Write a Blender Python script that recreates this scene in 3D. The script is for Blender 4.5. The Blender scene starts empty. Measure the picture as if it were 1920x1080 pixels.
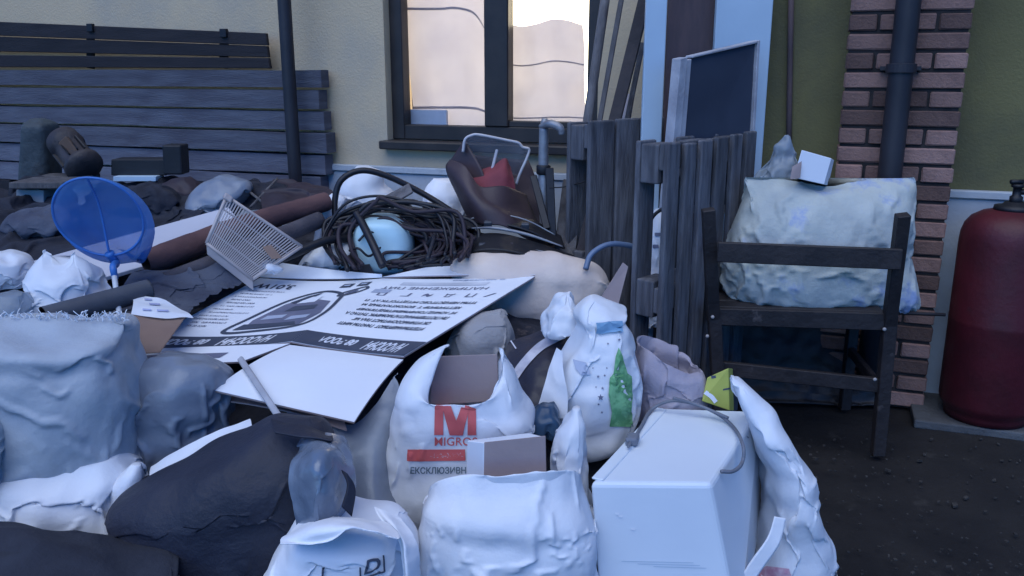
import bpy, bmesh, math, random
import numpy as np
from mathutils import Vector, Matrix, noise
from mathutils.bvhtree import BVHTree

R = math.radians
rnd = random.Random(7)
SC = bpy.context.scene
COL = SC.collection

# ------------------------------------------------------------------ camera, sky, sun, exposure
CAM_H, PITCH, FPX = 1.42, R(14.3), 1600.0
cd = bpy.data.cameras.new('camera'); cam = bpy.data.objects.new('camera', cd); COL.objects.link(cam)
cam.location = (0, 0, CAM_H); cam.rotation_euler = (R(90) - PITCH, 0, 0)
cd.sensor_width = 36; cd.lens = 36 * FPX / 1920; cd.clip_start = 0.05; cd.clip_end = 400
SC.camera = cam

SUN_EL, SUN_AZ = R(62), R(205)      # azimuth measured from +Y clockwise: behind the camera, to the left
w = bpy.data.worlds.new('World'); SC.world = w; w.use_nodes = True
nt = w.node_tree; nt.nodes.clear()
sky = nt.nodes.new('ShaderNodeTexSky'); sky.sky_type = 'NISHITA'; sky.sun_disc = False
sky.sun_elevation = R(7); sky.sun_rotation = SUN_AZ; sky.air_density = 1.0; sky.dust_density = 0.2; sky.ozone_density = 8.0
bg = nt.nodes.new('ShaderNodeBackground'); bg.inputs['Strength'].default_value = 0.13
out = nt.nodes.new('ShaderNodeOutputWorld')
tint = nt.nodes.new('ShaderNodeMix'); tint.data_type = 'RGBA'; tint.blend_type = 'MULTIPLY'; tint.inputs[0].default_value = 1.0; tint.inputs[7].default_value = (0.72, 0.97, 1.18, 1)   # dusk white balance
nt.links.new(sky.outputs[0], tint.inputs[6]); nt.links.new(tint.outputs[2], bg.inputs[0]); nt.links.new(bg.outputs[0], out.inputs[0])

sl = bpy.data.lights.new('sun', 'SUN'); sun = bpy.data.objects.new('sun', sl); COL.objects.link(sun)
sl.energy = 0.9; sl.angle = R(70); sl.color = (0.88, 0.95, 1.0)
sd = Vector((math.sin(SUN_AZ) * math.cos(SUN_EL), math.cos(SUN_AZ) * math.cos(SUN_EL), math.sin(SUN_EL)))
sun.rotation_euler = sd.to_track_quat('Z', 'Y').to_euler()
sun.location = (-2, -3, 5)

SC.view_settings.view_transform = 'Standard'; SC.view_settings.look = 'None'
SC.view_settings.exposure = 1.45; SC.view_settings.gamma = 1.0; SC.view_settings.use_curve_mapping = False
SC.render.engine = 'CYCLES'
SC.cycles.use_denoising = True
SC.cycles.max_bounces = 8; SC.cycles.transparent_max_bounces = 12

# ------------------------------------------------------------------ pixel -> place
CP = np.array([0, 0, CAM_H])
FW = np.array([0, math.cos(PITCH), -math.sin(PITCH)]); UP = np.array([0, math.sin(PITCH), math.cos(PITCH)])
def ray(px, py):
    return FW + (px - 960) / FPX * np.array([1.0, 0, 0]) - (py - 540) / FPX * UP
def atF(px, py, F):
    d = ray(px, py); return CP + d * (F / d[1])
def atH(px, py, h):
    d = ray(px, py); return CP + d * ((h - CAM_H) / d[2])
WYAW = R(20)
WT = np.array([math.cos(WYAW), -math.sin(WYAW), 0]); WN = np.array([-math.sin(WYAW), -math.cos(WYAW), 0]); ZZ = np.array([0, 0, 1.0])
COLP = atH(1730, 770, 0.0)                       # foot of the brick column
WALL0 = COLP - WN * 0.20                          # a point of the house wall
def atW(px, py, off=0.0):
    p0 = WALL0 + WN * off; d = ray(px, py)
    return CP + d * (np.dot(p0 - CP, WN) / np.dot(d, WN))
def wall_uv(p):
    q = np.asarray(p) - WALL0; return float(np.dot(q, WT)), float(q[2])
def wall_p(u, z, off=0.0):
    p = WALL0 + WT * u + WN * off; return np.array([p[0], p[1], z])

# ------------------------------------------------------------------ materials
MATS = {}
def mat(name, col, col2=None, rough=0.7, nscale=6.0, ndetail=6, bump=0.0, bscale=40.0, metal=0.0, spec=0.35,
        transl=0.0, alpha=1.0, contrast=(0.35, 0.65), rand=0.0, stretch=(1, 1, 1), dirt=None, dscale=3.0, dlim=(0.55, 0.7), coat=0.0, weave=0.0, ridge=0.0, rscale=9.0):
    if name in MATS: return MATS[name]
    m = bpy.data.materials.new(name); m.use_nodes = True; t = m.node_tree; t.nodes.clear()
    N = t.nodes.new; L = t.links.new
    o = N('ShaderNodeOutputMaterial'); b = N('ShaderNodeBsdfPrincipled')
    b.inputs['Roughness'].default_value = rough; b.inputs['Metallic'].default_value = metal
    b.inputs['Specular IOR Level'].default_value = spec; b.inputs['Coat Weight'].default_value = coat
    tc = N('ShaderNodeTexCoord'); mp = N('ShaderNodeMapping'); mp.inputs['Scale'].default_value = stretch
    L(tc.outputs['Object'], mp.inputs[0])
    c2 = col2 or tuple(c * 0.75 for c in col)
    nz = N('ShaderNodeTexNoise'); nz.inputs['Scale'].default_value = nscale; nz.inputs['Detail'].default_value = ndetail
    L(mp.outputs[0], nz.inputs['Vector'])
    cr = N('ShaderNodeValToRGB'); cr.color_ramp.elements[0].position = contrast[0]; cr.color_ramp.elements[1].position = contrast[1]
    cr.color_ramp.elements[0].color = (*c2, 1); cr.color_ramp.elements[1].color = (*col, 1)
    L(nz.outputs['Fac'], cr.inputs[0]); cout = cr.outputs[0]
    if dirt:
        n2 = N('ShaderNodeTexNoise'); n2.inputs['Scale'].default_value = dscale; n2.inputs['Detail'].default_value = 8; n2.inputs['Roughness'].default_value = 0.65
        L(mp.outputs[0], n2.inputs['Vector'])
        r2 = N('ShaderNodeMapRange'); r2.inputs[1].default_value = dlim[0]; r2.inputs[2].default_value = dlim[1]
        L(n2.outputs['Fac'], r2.inputs[0])
        mx = N('ShaderNodeMix'); mx.data_type = 'RGBA'; L(r2.outputs[0], mx.inputs[0]); L(cout, mx.inputs[6]); mx.inputs[7].default_value = (*dirt, 1)
        cout = mx.outputs[2]
    if rand:
        oi = N('ShaderNodeObjectInfo'); mr = N('ShaderNodeMapRange'); mr.inputs[3].default_value = 1 - rand; mr.inputs[4].default_value = 1 + rand
        L(oi.outputs['Random'], mr.inputs[0])
        hs = N('ShaderNodeHueSaturation'); L(mr.outputs[0], hs.inputs['Value']); L(cout, hs.inputs['Color']); cout = hs.outputs[0]
    L(cout, b.inputs['Base Color'])
    if bump:
        n3 = N('ShaderNodeTexNoise'); n3.inputs['Scale'].default_value = bscale; n3.inputs['Detail'].default_value = 8; n3.inputs['Roughness'].default_value = 0.6
        L(mp.outputs[0], n3.inputs['Vector'])
        bp = N('ShaderNodeBump'); bp.inputs['Strength'].default_value = bump; bp.inputs['Distance'].default_value = 0.02
        L(n3.outputs['Fac'], bp.inputs['Height'])
        nout = bp.outputs[0]
        if weave:
            wv = N('ShaderNodeTexWave'); wv.inputs['Scale'].default_value = weave; wv.bands_direction = 'Z'; wv.inputs['Distortion'].default_value = 1.5
            L(tc.outputs['Object'], wv.inputs['Vector'])
            b2 = N('ShaderNodeBump'); b2.inputs['Strength'].default_value = 0.12; b2.inputs['Distance'].default_value = 0.004
            L(wv.outputs['Fac'], b2.inputs['Height']); L(nout, b2.inputs['Normal']); nout = b2.outputs[0]
        if ridge:
            rg = N('ShaderNodeTexNoise'); rg.noise_type = 'RIDGED_MULTIFRACTAL'; rg.inputs['Scale'].default_value = rscale; rg.inputs['Detail'].default_value = 3; rg.inputs['Distortion'].default_value = 0.6
            L(tc.outputs['Object'], rg.inputs['Vector'])
            b3 = N('ShaderNodeBump'); b3.inputs['Strength'].default_value = ridge; b3.inputs['Distance'].default_value = 0.006
            L(rg.outputs['Fac'], b3.inputs['Height']); L(nout, b3.inputs['Normal']); nout = b3.outputs[0]
        L(nout, b.inputs['Normal'])
    sh = b.outputs[0]
    if transl:
        tr = N('ShaderNodeBsdfTranslucent'); L(cout, tr.inputs[0]); ms = N('ShaderNodeMixShader'); ms.inputs[0].default_value = transl
        L(sh, ms.inputs[1]); L(tr.outputs[0], ms.inputs[2]); sh = ms.outputs[0]
    if alpha < 1:
        tp = N('ShaderNodeBsdfTransparent'); ms = N('ShaderNodeMixShader'); ms.inputs[0].default_value = alpha
        L(tp.outputs[0], ms.inputs[1]); L(sh, ms.inputs[2]); sh = ms.outputs[0]
    L(sh, o.inputs['Surface'])
    MATS[name] = m; return m

def mat_glass(name, tint, alpha=0.25, rough=0.08):
    m = bpy.data.materials.new(name); m.use_nodes = True; t = m.node_tree; t.nodes.clear(); N = t.nodes.new; L = t.links.new
    o = N('ShaderNodeOutputMaterial'); tp = N('ShaderNodeBsdfTransparent'); tp.inputs[0].default_value = (*tint, 1)
    g = N('ShaderNodeBsdfGlossy'); g.inputs['Roughness'].default_value = rough
    lw = N('ShaderNodeLayerWeight'); lw.inputs[0].default_value = alpha
    ms = N('ShaderNodeMixShader'); L(lw.outputs['Fresnel'], ms.inputs[0]); L(tp.outputs[0], ms.inputs[1]); L(g.outputs[0], ms.inputs[2]); L(ms.outputs[0], o.inputs[0])
    return m
def mat_emit(name, col, s):
    m = bpy.data.materials.new(name); m.use_nodes = True; t = m.node_tree; t.nodes.clear(); N = t.nodes.new; L = t.links.new
    o = N('ShaderNodeOutputMaterial'); e = N('ShaderNodeEmission'); e.inputs[0].default_value = (*col, 1); e.inputs[1].default_value = s
    L(e.outputs[0], o.inputs[0]); return m

# ------------------------------------------------------------------ things
def mesh_of(name, V, F, m, smooth, base):
    me = bpy.data.meshes.new(name); V = np.asarray(V, float) - base
    me.from_pydata(V.tolist(), [], [tuple(int(i) for i in f) for f in F]); me.materials.append(m)
    if smooth:
        me.polygons.foreach_set('use_smooth', [True] * len(me.polygons))
    me.update(); return me
class Thing:
    def __init__(s, name, label=None, cat=None, group=None, kind=None):
        s.name, s.label, s.cat, s.group, s.kind = name, label, cat, group, kind; s.parts = []
    def add(s, name, VF, m, smooth=False, parent=None, label=None, mat2=None, kind=None):
        if len(VF[0]) == 0 or len(VF[1]) == 0: return None
        s.parts.append(dict(name=name, V=np.asarray(VF[0], float), F=VF[1], m=m, smooth=smooth, parent=parent, label=label, kind=kind)); return len(s.parts) - 1
    def done(s, empty=False):
        allv = np.concatenate([p['V'] for p in s.parts]); base = np.array([allv[:, 0].mean(), allv[:, 1].mean(), allv[:, 2].min()])
        if len(s.parts) == 1 and not empty:
            p = s.parts[0]; o = bpy.data.objects.new(s.name, mesh_of(s.name, p['V'], p['F'], p['m'], p['smooth'], base)); o.location = base; COL.objects.link(o)
        else:
            o = bpy.data.objects.new(s.name, None); o.empty_display_size = 0.1; o.location = base; COL.objects.link(o)
            obs = []
            for p in s.parts:
                c = bpy.data.objects.new(p['name'], mesh_of(p['name'], p['V'], p['F'], p['m'], p['smooth'], base)); COL.objects.link(c)
                c.parent = obs[p['parent']] if p['parent'] is not None else o
                if p['label']: c['label'] = p['label']
                if p['kind']: c['kind'] = p['kind']
                obs.append(c)
            s.obs = obs
        if s.label: o['label'] = s.label
        if s.cat: o['category'] = s.cat
        if s.group: o['group'] = s.group
        if s.kind: o['kind'] = s.kind
        s.o = o; s.base = base; return o
def single(name, label, cat, VF, m, smooth=False, group=None, kind=None):
    t = Thing(name, label, cat, group, kind); t.add(name, VF, m, smooth); return t.done()

# ------------------------------------------------------------------ shapes (all return (verts, faces))
def join(*vfs):
    V, F, n = [], [], 0
    for v, f in vfs:
        v = np.asarray(v, float); V.append(v); F += [tuple(i + n for i in q) for q in f]; n += len(v)
    return np.concatenate(V), F
HEXF = [(0, 3, 2, 1), (4, 5, 6, 7), (0, 1, 5, 4), (1, 2, 6, 5), (2, 3, 7, 6), (3, 0, 4, 7)]
def bevel(VF, off=0.004, seg=2):
    bm = bmesh.new(); vs = [bm.verts.new(v) for v in np.asarray(VF[0]).tolist()]
    for f in VF[1]: bm.faces.new([vs[i] for i in f])
    bmesh.ops.recalc_face_normals(bm, faces=bm.faces)
    bmesh.ops.bevel(bm, geom=bm.edges[:], offset=off, segments=seg, affect='EDGES', profile=0.5)
    bm.verts.index_update(); V = np.array([v.co[:] for v in bm.verts]); F = [tuple(v.index for v in f.verts) for f in bm.faces]; bm.free(); return V, F
def hexa(c8, bev=0.004, seg=2):
    """8 corners: four of the bottom in order, then the four above them"""
    vf = (np.array(c8, float), HEXF); return bevel(vf, bev, seg) if bev else vf
def obox(c, ax, ay, az, bev=0.004, seg=2):
    c, ax, ay, az = (np.asarray(x, float) for x in (c, ax, ay, az))
    return hexa([c - ax - ay - az, c + ax - ay - az, c + ax + ay - az, c - ax + ay - az, c - ax - ay + az, c + ax - ay + az, c + ax + ay + az, c - ax + ay + az], bev, seg)
def unit(v): v = np.asarray(v, float); return v / (np.linalg.norm(v) + 1e-12)
def beam(p0, p1, wd, th, face=(0, -1, 0), bev=0.003, seg=1):
    """board from p0 to p1, wd wide, th thick along the 'face' direction"""
    p0, p1 = np.asarray(p0, float), np.asarray(p1, float); d = unit(p1 - p0)
    n = np.asarray(face, float); n = unit(n - d * np.dot(n, d)); s = np.cross(d, n)
    return obox((p0 + p1) / 2, d * np.linalg.norm(p1 - p0) / 2, s * wd / 2, n * th / 2, bev, seg)
def cat(P, n, closed=False):
    """catmull-rom through P, n samples"""
    P = np.asarray(P, float)
    if closed: Q = np.concatenate([P[-1:], P, P[:2]]); m = len(P)
    else: Q = np.concatenate([2 * P[:1] - P[1:2], P, 2 * P[-1:] - P[-2:-1]]); m = len(P) - 1
    t = np.linspace(0, m, n, endpoint=not closed); i = np.minimum(t.astype(int), m - 1); f = (t - i)
    f = f.reshape((-1,) + (1,) * (P.ndim - 1))
    a, b, c, d = Q[i], Q[i + 1], Q[i + 2], Q[i + 3]
    return 0.5 * (2 * b + (c - a) * f + (2 * a - 5 * b + 4 * c - d) * f ** 2 + (3 * b - a - 3 * c + d) * f ** 3)
def tube(P, r, n=40, ns=8, closed=False, smooth=True, caps=True, hollow=0.0):
    P = np.asarray(P, float)
    C = cat(P, n, closed) if smooth and len(P) > 2 else (np.linspace(0, 1, n)[:, None] * (P[-1] - P[0]) + P[0])
    n = len(C); rr = np.full(n, r) if np.isscalar(r) else np.interp(np.linspace(0, 1, n), np.linspace(0, 1, len(r)), r)
    T = np.roll(C, -1, 0) - np.roll(C, 1, 0)
    if not closed: T[0] = C[1] - C[0]; T[-1] = C[-1] - C[-2]
    T /= np.linalg.norm(T, axis=1)[:, None] + 1e-12
    nrm = np.cross(T[0], [0.3, 0.2, 0.9]); nrm = unit(nrm); V = []
    an = np.linspace(0, 2 * math.pi, ns, endpoint=False)
    for k in range(n):
        nrm = unit(nrm - T[k] * np.dot(nrm, T[k])); bn = np.cross(T[k], nrm)
        V.append(C[k] + rr[k] * (np.cos(an)[:, None] * nrm + np.sin(an)[:, None] * bn))
    V = np.concatenate(V); F = []
    for k in range(n if closed else n - 1):
        k2 = (k + 1) % n
        for j in range(ns):
            j2 = (j + 1) % ns; F.append((k * ns + j, k * ns + j2, k2 * ns + j2, k2 * ns + j))
    if not closed and caps:
        F.append(tuple(range(ns))[::-1]); F.append(tuple((n - 1) * ns + j for j in range(ns)))
    return V, F
def lathe(prof, c, axis=(0, 0, 1), ns=32):
    """prof: (radius, height) along axis from c"""
    az = unit(axis); ax = unit(np.cross(az, [0.1, 0.9, 0.2])); ay = np.cross(az, ax); an = np.linspace(0, 2 * math.pi, ns, endpoint=False)
    V = np.concatenate([np.asarray(c) + az * h + r * (np.cos(an)[:, None] * ax + np.sin(an)[:, None] * ay) for r, h in prof]); F = []
    for k in range(len(prof) - 1):
        for j in range(ns):
            j2 = (j + 1) % ns; F.append((k * ns + j, k * ns + j2, (k + 1) * ns + j2, (k + 1) * ns + j))
    F.append(tuple(range(ns))[::-1]); F.append(tuple((len(prof) - 1) * ns + j for j in range(ns))); return V, F
def grid_faces(nv, nu, per=False):
    F = []
    for i in range(nv - 1):
        for j in range(nu if per else nu - 1):
            j2 = (j + 1) % nu; F.append((i * nu + j, i * nu + j2, (i + 1) * nu + j2, (i + 1) * nu + j))
    return F
def pn(P, seed=0):
    """gradient noise, vectorised"""
    P = np.asarray(P, float) + seed * np.array([17.13, 5.71, 9.37]); I = np.floor(P).astype(np.int64); f = P - I; u = f * f * f * (f * (f * 6 - 15) + 10); r_ = 0.0
    for dx in (0, 1):
        for dy in (0, 1):
            for dz in (0, 1):
                h = ((I[:, 0] + dx) * 374761393 + (I[:, 1] + dy) * 668265263 + (I[:, 2] + dz) * 2147483647 + 1013) & 0xffffffff
                h = ((h ^ (h >> 13)) * 1274126177) & 0xffffffff; h = h ^ (h >> 16)
                g = np.stack([((h >> s_) & 1023) / 511.5 - 1 for s_ in (0, 10, 20)], 1)
                d = (g * (f - [dx, dy, dz])).sum(1)
                r_ = r_ + d * (u[:, 0] if dx else 1 - u[:, 0]) * (u[:, 1] if dy else 1 - u[:, 1]) * (u[:, 2] if dz else 1 - u[:, 2])
    return r_
def vnoise(V, freq, seed): return pn(np.asarray(V) * freq, seed) * 1.3
def normals(V, F):
    V = np.asarray(V); F4 = np.array([f if len(f) == 4 else (f[0], f[1], f[2], f[2]) for f in F if len(f) < 5])
    n = np.cross(V[F4[:, 2]] - V[F4[:, 0]], V[F4[:, 3]] - V[F4[:, 1]]); N = np.zeros_like(V)
    for k in range(4): np.add.at(N, F4[:, k], n)
    return N / (np.linalg.norm(N, axis=1)[:, None] + 1e-12)
def drape(V, nv, nu, per, su=1.06, sv=1.06, seed=1, lump=0.012, lscale=0.11, grav=0.0009, press=0.0006, steps=36, sweeps=4, floor=None, pin_top=True, bendk=0.35, start=0.010):
    """cloth solver: a skin with too much length, pressed by gravity and air on to lumpy contents that it cannot enter"""
    V = np.asarray(V, float).reshape(nv, nu, 3); n = nv * nu; F = grid_faces(nv, nu, per); N = normals(V.reshape(-1, 3), F).reshape(nv, nu, 3)
    if per and (N * (V - V.mean(1, keepdims=True))).sum() < 0: N = -N
    if not per and N[..., 2].mean() - N[..., 1].mean() < 0: N = -N
    fl = V.reshape(-1, 3); L_ = pn(fl / lscale, seed + 9) + .5 * pn(fl / (lscale * .45), seed + 19); T = V + N * (lump * (L_ - .25)).reshape(nv, nu, 1)
    X = (T.reshape(-1, 3) + N.reshape(-1, 3) * (start * (1 + 1.2 * pn(fl / .05, seed + 3)))[:, None])
    Tf, Nf = T.reshape(-1, 3), N.reshape(-1, 3); idx = np.arange(n).reshape(nv, nu); B = []
    def batch(di, dj, sc, st):
        a = idx; b = np.roll(np.roll(idx, -di, 0), -dj, 1); m = np.ones((nv, nu), bool)
        if di: m[nv - di:] = False
        if dj and not per:
            if dj > 0: m[:, nu - dj:] = False
            else: m[:, :-dj] = False
        I, J = np.nonzero(m); key = (I // di) % 2 if di else (J // dj) % 2
        for c in (0, 1):
            s_ = key == c; i, j = a[m][s_], b[m][s_]; L0 = np.linalg.norm(fl[i] - fl[j], axis=1) * sc; B.append((i, j, L0 + 1e-9, st))
    batch(0, 1, su, 1.0); batch(1, 0, sv, 1.0); batch(1, 1, (su + sv) / 2, .6); batch(1, -1, (su + sv) / 2, .6); batch(0, 2, su, bendk); batch(2, 0, sv, bendk)
    P = X.copy(); pin = idx[:2].ravel()
    if pin_top: pin = np.concatenate([pin, idx[-1:].ravel()])
    if not per: pin = idx[0].ravel()
    for it in range(steps):
        Y = X + (X - P) * .86; Y[:, 2] -= grav; Y -= Nf * press; P = X; X = Y
        for sw in range(sweeps):
            for i, j, L0, st in B:
                d = X[j] - X[i]; L = np.sqrt((d * d).sum(1)) + 1e-9; c = d * ((L - L0) / L * .5 * st)[:, None]; X[i] += c; X[j] -= c
            h = ((X - Tf) * Nf).sum(1); X += Nf * np.maximum(0, -h)[:, None]
            if floor is not None: X[:, 2] = np.maximum(X[:, 2], floor)
            X[pin] = X[pin] * .5 + Tf[pin] * .5
        tg = (X - P) - Nf * ((X - P) * Nf).sum(1)[:, None]; hit = h < .002; X[hit] -= tg[hit] * .45
    A = X.reshape(nv, nu, 3); B_ = A.copy(); B_[1:-1] = (A[1:-1] * 2 + A[:-2] + A[2:]) / 4; A = B_.copy()
    if per: A = (B_ * 2 + np.roll(B_, 1, 1) + np.roll(B_, -1, 1)) / 4
    else: A[:, 1:-1] = (B_[:, 1:-1] * 2 + B_[:, :-2] + B_[:, 2:]) / 4
    return A.reshape(-1, 3) * .4 + X * .6
def upsample(X, nv, nu, per, f=2):
    A = cat(X.reshape(nv, nu, 3), (nv - 1) * f + 1); A = np.swapaxes(A, 0, 1); A = cat(A, nu * f if per else (nu - 1) * f + 1, per); A = np.swapaxes(A, 0, 1); return A.reshape(-1, 3), A.shape[0], A.shape[1]
def loft(rows, nu=84, nv=60, expo=2.4, capb=True, capt=True, phase=0.0):
    """rows bottom to top: (centre, half-width vector, half-depth vector)"""
    A = cat(np.array([np.concatenate([np.asarray(r_[0], float), np.asarray(r_[1], float), np.asarray(r_[2], float)]) for r_ in rows]), nv)
    th = np.linspace(0, 2 * math.pi, nu, endpoint=False) + phase; e = 2.0 / expo
    c = np.sign(np.cos(th)) * np.abs(np.cos(th)) ** e; s = np.sign(np.sin(th)) * np.abs(np.sin(th)) ** e
    V = A[:, None, 0:3] + c[None, :, None] * A[:, None, 3:6] + s[None, :, None] * A[:, None, 6:9]
    return V.reshape(-1, 3)
def prow(pyl, xl, xr, F, dep, pyr=None, tilt=0.0):
    a = atF(xl, pyl, F); b = atF(xr, pyl if pyr is None else pyr, F); return ((a + b) / 2, (b - a) / 2, np.array([0, dep, tilt]))
def bag(rows, F, dep, nu=84, nv=56, expo=2.4, seed=1, su=1.06, sv=1.08, inner=0, closed=True, lump=0.022, lscale=0.14, press=0.003, grav=0.0004, bendk=.25, warp=None, **_):
    """rows bottom to top: (py, xl, xr[, depth factor[, dF[, pyr]]])"""
    rr = []
    for r_ in rows:
        df = r_[3] if len(r_) > 3 else 1.0; dF = r_[4] if len(r_) > 4 else 0.0; pyr = r_[5] if len(r_) > 5 else None
        rr.append(prow(r_[0], r_[1], r_[2], F + dF, dep * df, pyr, r_[6] if len(r_) > 6 else 0.0))
    for kk in range(inner):
        if kk == 0: top = rr[-1]
        rr.append((top[0] - np.array([0, 0, 0.05 * (kk + 1)]), top[1] * (0.94 - 0.05 * kk), top[2] * (0.94 - 0.05 * kk)))
    nu = nu // 4 * 4; V = loft(rr, nu, nv, expo)
    if warp: V = warp(V.reshape(nv, nu, 3)).reshape(-1, 3)
    X = V; ext = min(np.ptp(V[:, 2]), np.ptp(V[:, 0])); lscale = min(lscale, .55 * ext + .02); lump = min(lump, .24 * ext)
    if su != 1:
        X = drape(V, nv, nu, True, 1 + (su - 1) * 1.75, 1 + (sv - 1) * 1.75, seed, lump, lscale, grav, press, floor=0.004, bendk=bendk); X, nv, nu = upsample(X, nv, nu, True)
    Fc = grid_faces(nv, nu, True); Fc.append(tuple(range(nu))[::-1])
    if closed: Fc.append(tuple((nv - 1) * nu + j for j in range(nu)))
    return X, Fc
def surf(ctrl, nv=40, nu=40):
    """smooth sheet through a grid of control points"""
    P = np.array(ctrl, float); P = cat(P, nv); P = np.swapaxes(cat(np.swapaxes(P, 0, 1), nu), 0, 1); return P.reshape(-1, 3)
def sheet(ctrl, nv=40, nu=40, seed=1, su=1.05, sv=1.05, thick=0.0, lump=0.014, lscale=0.11, press=0.0026, grav=0.0005, amp=0, **_):
    V = surf(ctrl, nv, nu)
    if su > 1.035: X = drape(V, nv, nu, False, 1 + (su - 1) * 1.5, 1 + (sv - 1) * 1.5, seed, lump, lscale, grav, press, floor=0.004); X, nv, nu = upsample(X, nv, nu, False)
    elif su == 1: X = V
    else: X = V + normals(V, grid_faces(nv, nu)) * (.004 * pn(V / .08, seed))[:, None]
    if thick: return thicken(X, nv, nu, thick)
    return X, grid_faces(nv, nu)
def thicken(X, nv, nu, t):
    F = grid_faces(nv, nu); N = normals(X, F); n = len(X); V = np.concatenate([X, X - N * t])
    F2 = list(F) + [tuple(i + n for i in f[::-1]) for f in F]
    b = [j for j in range(nu)] + [i * nu + nu - 1 for i in range(1, nv)] + [(nv - 1) * nu + j for j in range(nu - 2, -1, -1)] + [i * nu for i in range(nv - 2, 0, -1)]
    for q in range(len(b)):
        a, c = b[q], b[(q + 1) % len(b)]; F2.append((c, a, a + n, c + n))
    return V, F2
def px_sheet(rows, **kw):
    """rows of (px, py, F)"""
    return sheet([[atF(*p) for p in r_] for r_ in rows], **kw)

# lettering
def text2d(s, offset=0.0, shear=0.0, spacing=1.0):
    c = bpy.data.curves.new('lettering', 'FONT'); c.body = s; c.size = 1.0; c.offset = offset; c.shear = shear; c.space_character = spacing
    c.align_x = 'CENTER'; c.align_y = 'CENTER'; c.resolution_u = 3
    o = bpy.data.objects.new('lettering', c); me = bpy.data.meshes.new_from_object(o)
    V = np.array([v.co[:] for v in me.vertices])[:, :2]; F = [tuple(p.vertices) for p in me.polygons]
    bpy.data.objects.remove(o); bpy.data.curves.remove(c); bpy.data.meshes.remove(me)
    V = V - (V.max(0) + V.min(0)) / 2; return V, F
def refine(V2, F, mx):
    bm = bmesh.new(); vs = [bm.verts.new((v[0], v[1], 0)) for v in V2]
    for f in F:
        try: bm.faces.new([vs[i] for i in f])
        except ValueError: pass
    bmesh.ops.triangulate(bm, faces=bm.faces[:])
    for _ in range(5):
        es = [e for e in bm.edges if e.calc_length() > mx]
        if not es: break
        bmesh.ops.subdivide_edges(bm, edges=es, cuts=1); bmesh.ops.triangulate(bm, faces=bm.faces[:])
    bm.verts.index_update(); V = np.array([v.co[:2] for v in bm.verts]); F = [tuple(v.index for v in f.verts) for f in bm.faces]; bm.free(); return V, F
def project(PX, F, bvh, lift=0.003):
    """printing at photo pixels laid on the first surface met there"""
    V, ok = [], []
    for px, py in PX:
        d = Vector(ray(px, py)).normalized(); h = bvh.ray_cast(Vector(CP), d)
        if h[0] is None: V.append((0, 0, 0)); ok.append(False)
        else:
            n = h[1]; n = n if n.dot(d) < 0 else -n; V.append((h[0] + n * lift)[:]); ok.append(True)
    keep = [f for f in F if all(ok[i] for i in f)]; used = sorted({i for f in keep for i in f}); mp = {i: q for q, i in enumerate(used)}
    return np.array([V[i] for i in used]), [tuple(mp[i] for i in f) for f in keep]
def bvh_of(VF): return BVHTree.FromPolygons([tuple(v) for v in np.asarray(VF[0]).tolist()], [tuple(int(i) for i in f) for f in VF[1]])

# ------------------------------------------------------------------ palette
M_cream = mat('cream_render', (0.56, 0.43, 0.275), (0.50, 0.385, 0.25), 0.9, 2.0, bump=0.25, bscale=90, dirt=(0.33, 0.31, 0.27), dscale=1.3, dlim=(0.5, 0.85))
M_olive_shade = mat('olive_shade_render', (0.165, 0.145, 0.062), (0.13, 0.115, 0.052), 0.9, 2.5, bump=0.25, bscale=90, dirt=(0.07, 0.07, 0.05), dscale=1.6, dlim=(0.5, 0.8))  # olive tone carries the deeper shade on this part of the wall
M_plinth = mat('white_plinth', (0.45, 0.48, 0.50), (0.34, 0.36, 0.38), 0.8, 3.0, bump=0.15, bscale=60, dirt=(0.2, 0.2, 0.2), dlim=(0.6, 0.8))
M_brown = mat('dark_brown_paint', (0.035, 0.028, 0.026), (0.022, 0.018, 0.018), 0.45, 8, bump=0.05)
M_pipe = mat('dark_pipe_paint', (0.030, 0.028, 0.034), (0.02, 0.019, 0.024), 0.5, 5, bump=0.05)
M_brick = mat('brick', (0.25, 0.145, 0.118), (0.18, 0.105, 0.088), 0.9, 14, bump=0.4, bscale=70, rand=0.55, dirt=(0.09, 0.06, 0.06), dscale=7, dlim=(0.55, 0.75))
M_mortar = mat('mortar', (0.035, 0.03, 0.03), (0.02, 0.018, 0.018), 0.95, 20, bump=0.3)
M_earth = mat('dark_earth', (0.016, 0.014, 0.014), (0.007, 0.006, 0.007), 0.95, 3.5, 10, bump=0.7, bscale=18, dirt=(0.03, 0.027, 0.026), dscale=9, dlim=(0.6, 0.75))
M_conc = mat('concrete', (0.10, 0.105, 0.11), (0.06, 0.06, 0.065), 0.9, 6, bump=0.4, bscale=40)
M_plank = mat('weathered_plank', (0.135, 0.14, 0.17), (0.085, 0.085, 0.11), 0.85, 3.0, 10, bump=0.35, bscale=22, stretch=(1.2, 1.2, 9), rand=0.3, dirt=(0.07, 0.06, 0.08), dscale=2.2, dlim=(0.55, 0.75))
M_darkwood = mat('dark_stained_wood', (0.022, 0.018, 0.020), (0.013, 0.011, 0.013), 0.7, 4, bump=0.3, stretch=(1, 1, 8), rand=0.2)
M_oldwood = mat('old_grey_wood', (0.135, 0.125, 0.125), (0.075, 0.068, 0.07), 0.85, 5, 10, bump=0.45, bscale=25, stretch=(7, 7, 1), rand=0.2)
M_palwood = mat('pallet_wood', (0.14, 0.14, 0.155), (0.07, 0.07, 0.08), 0.88, 6, 10, bump=0.5, bscale=25, stretch=(6, 6, 0.8), rand=0.25, dirt=(0.03, 0.03, 0.036), dscale=4, dlim=(0.55, 0.75))
M_chair = mat('chair_wood', (0.030, 0.024, 0.024), (0.016, 0.013, 0.014), 0.6, 9, bump=0.25, dirt=(0.11, 0.09, 0.085), dscale=7, dlim=(0.62, 0.72))
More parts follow.
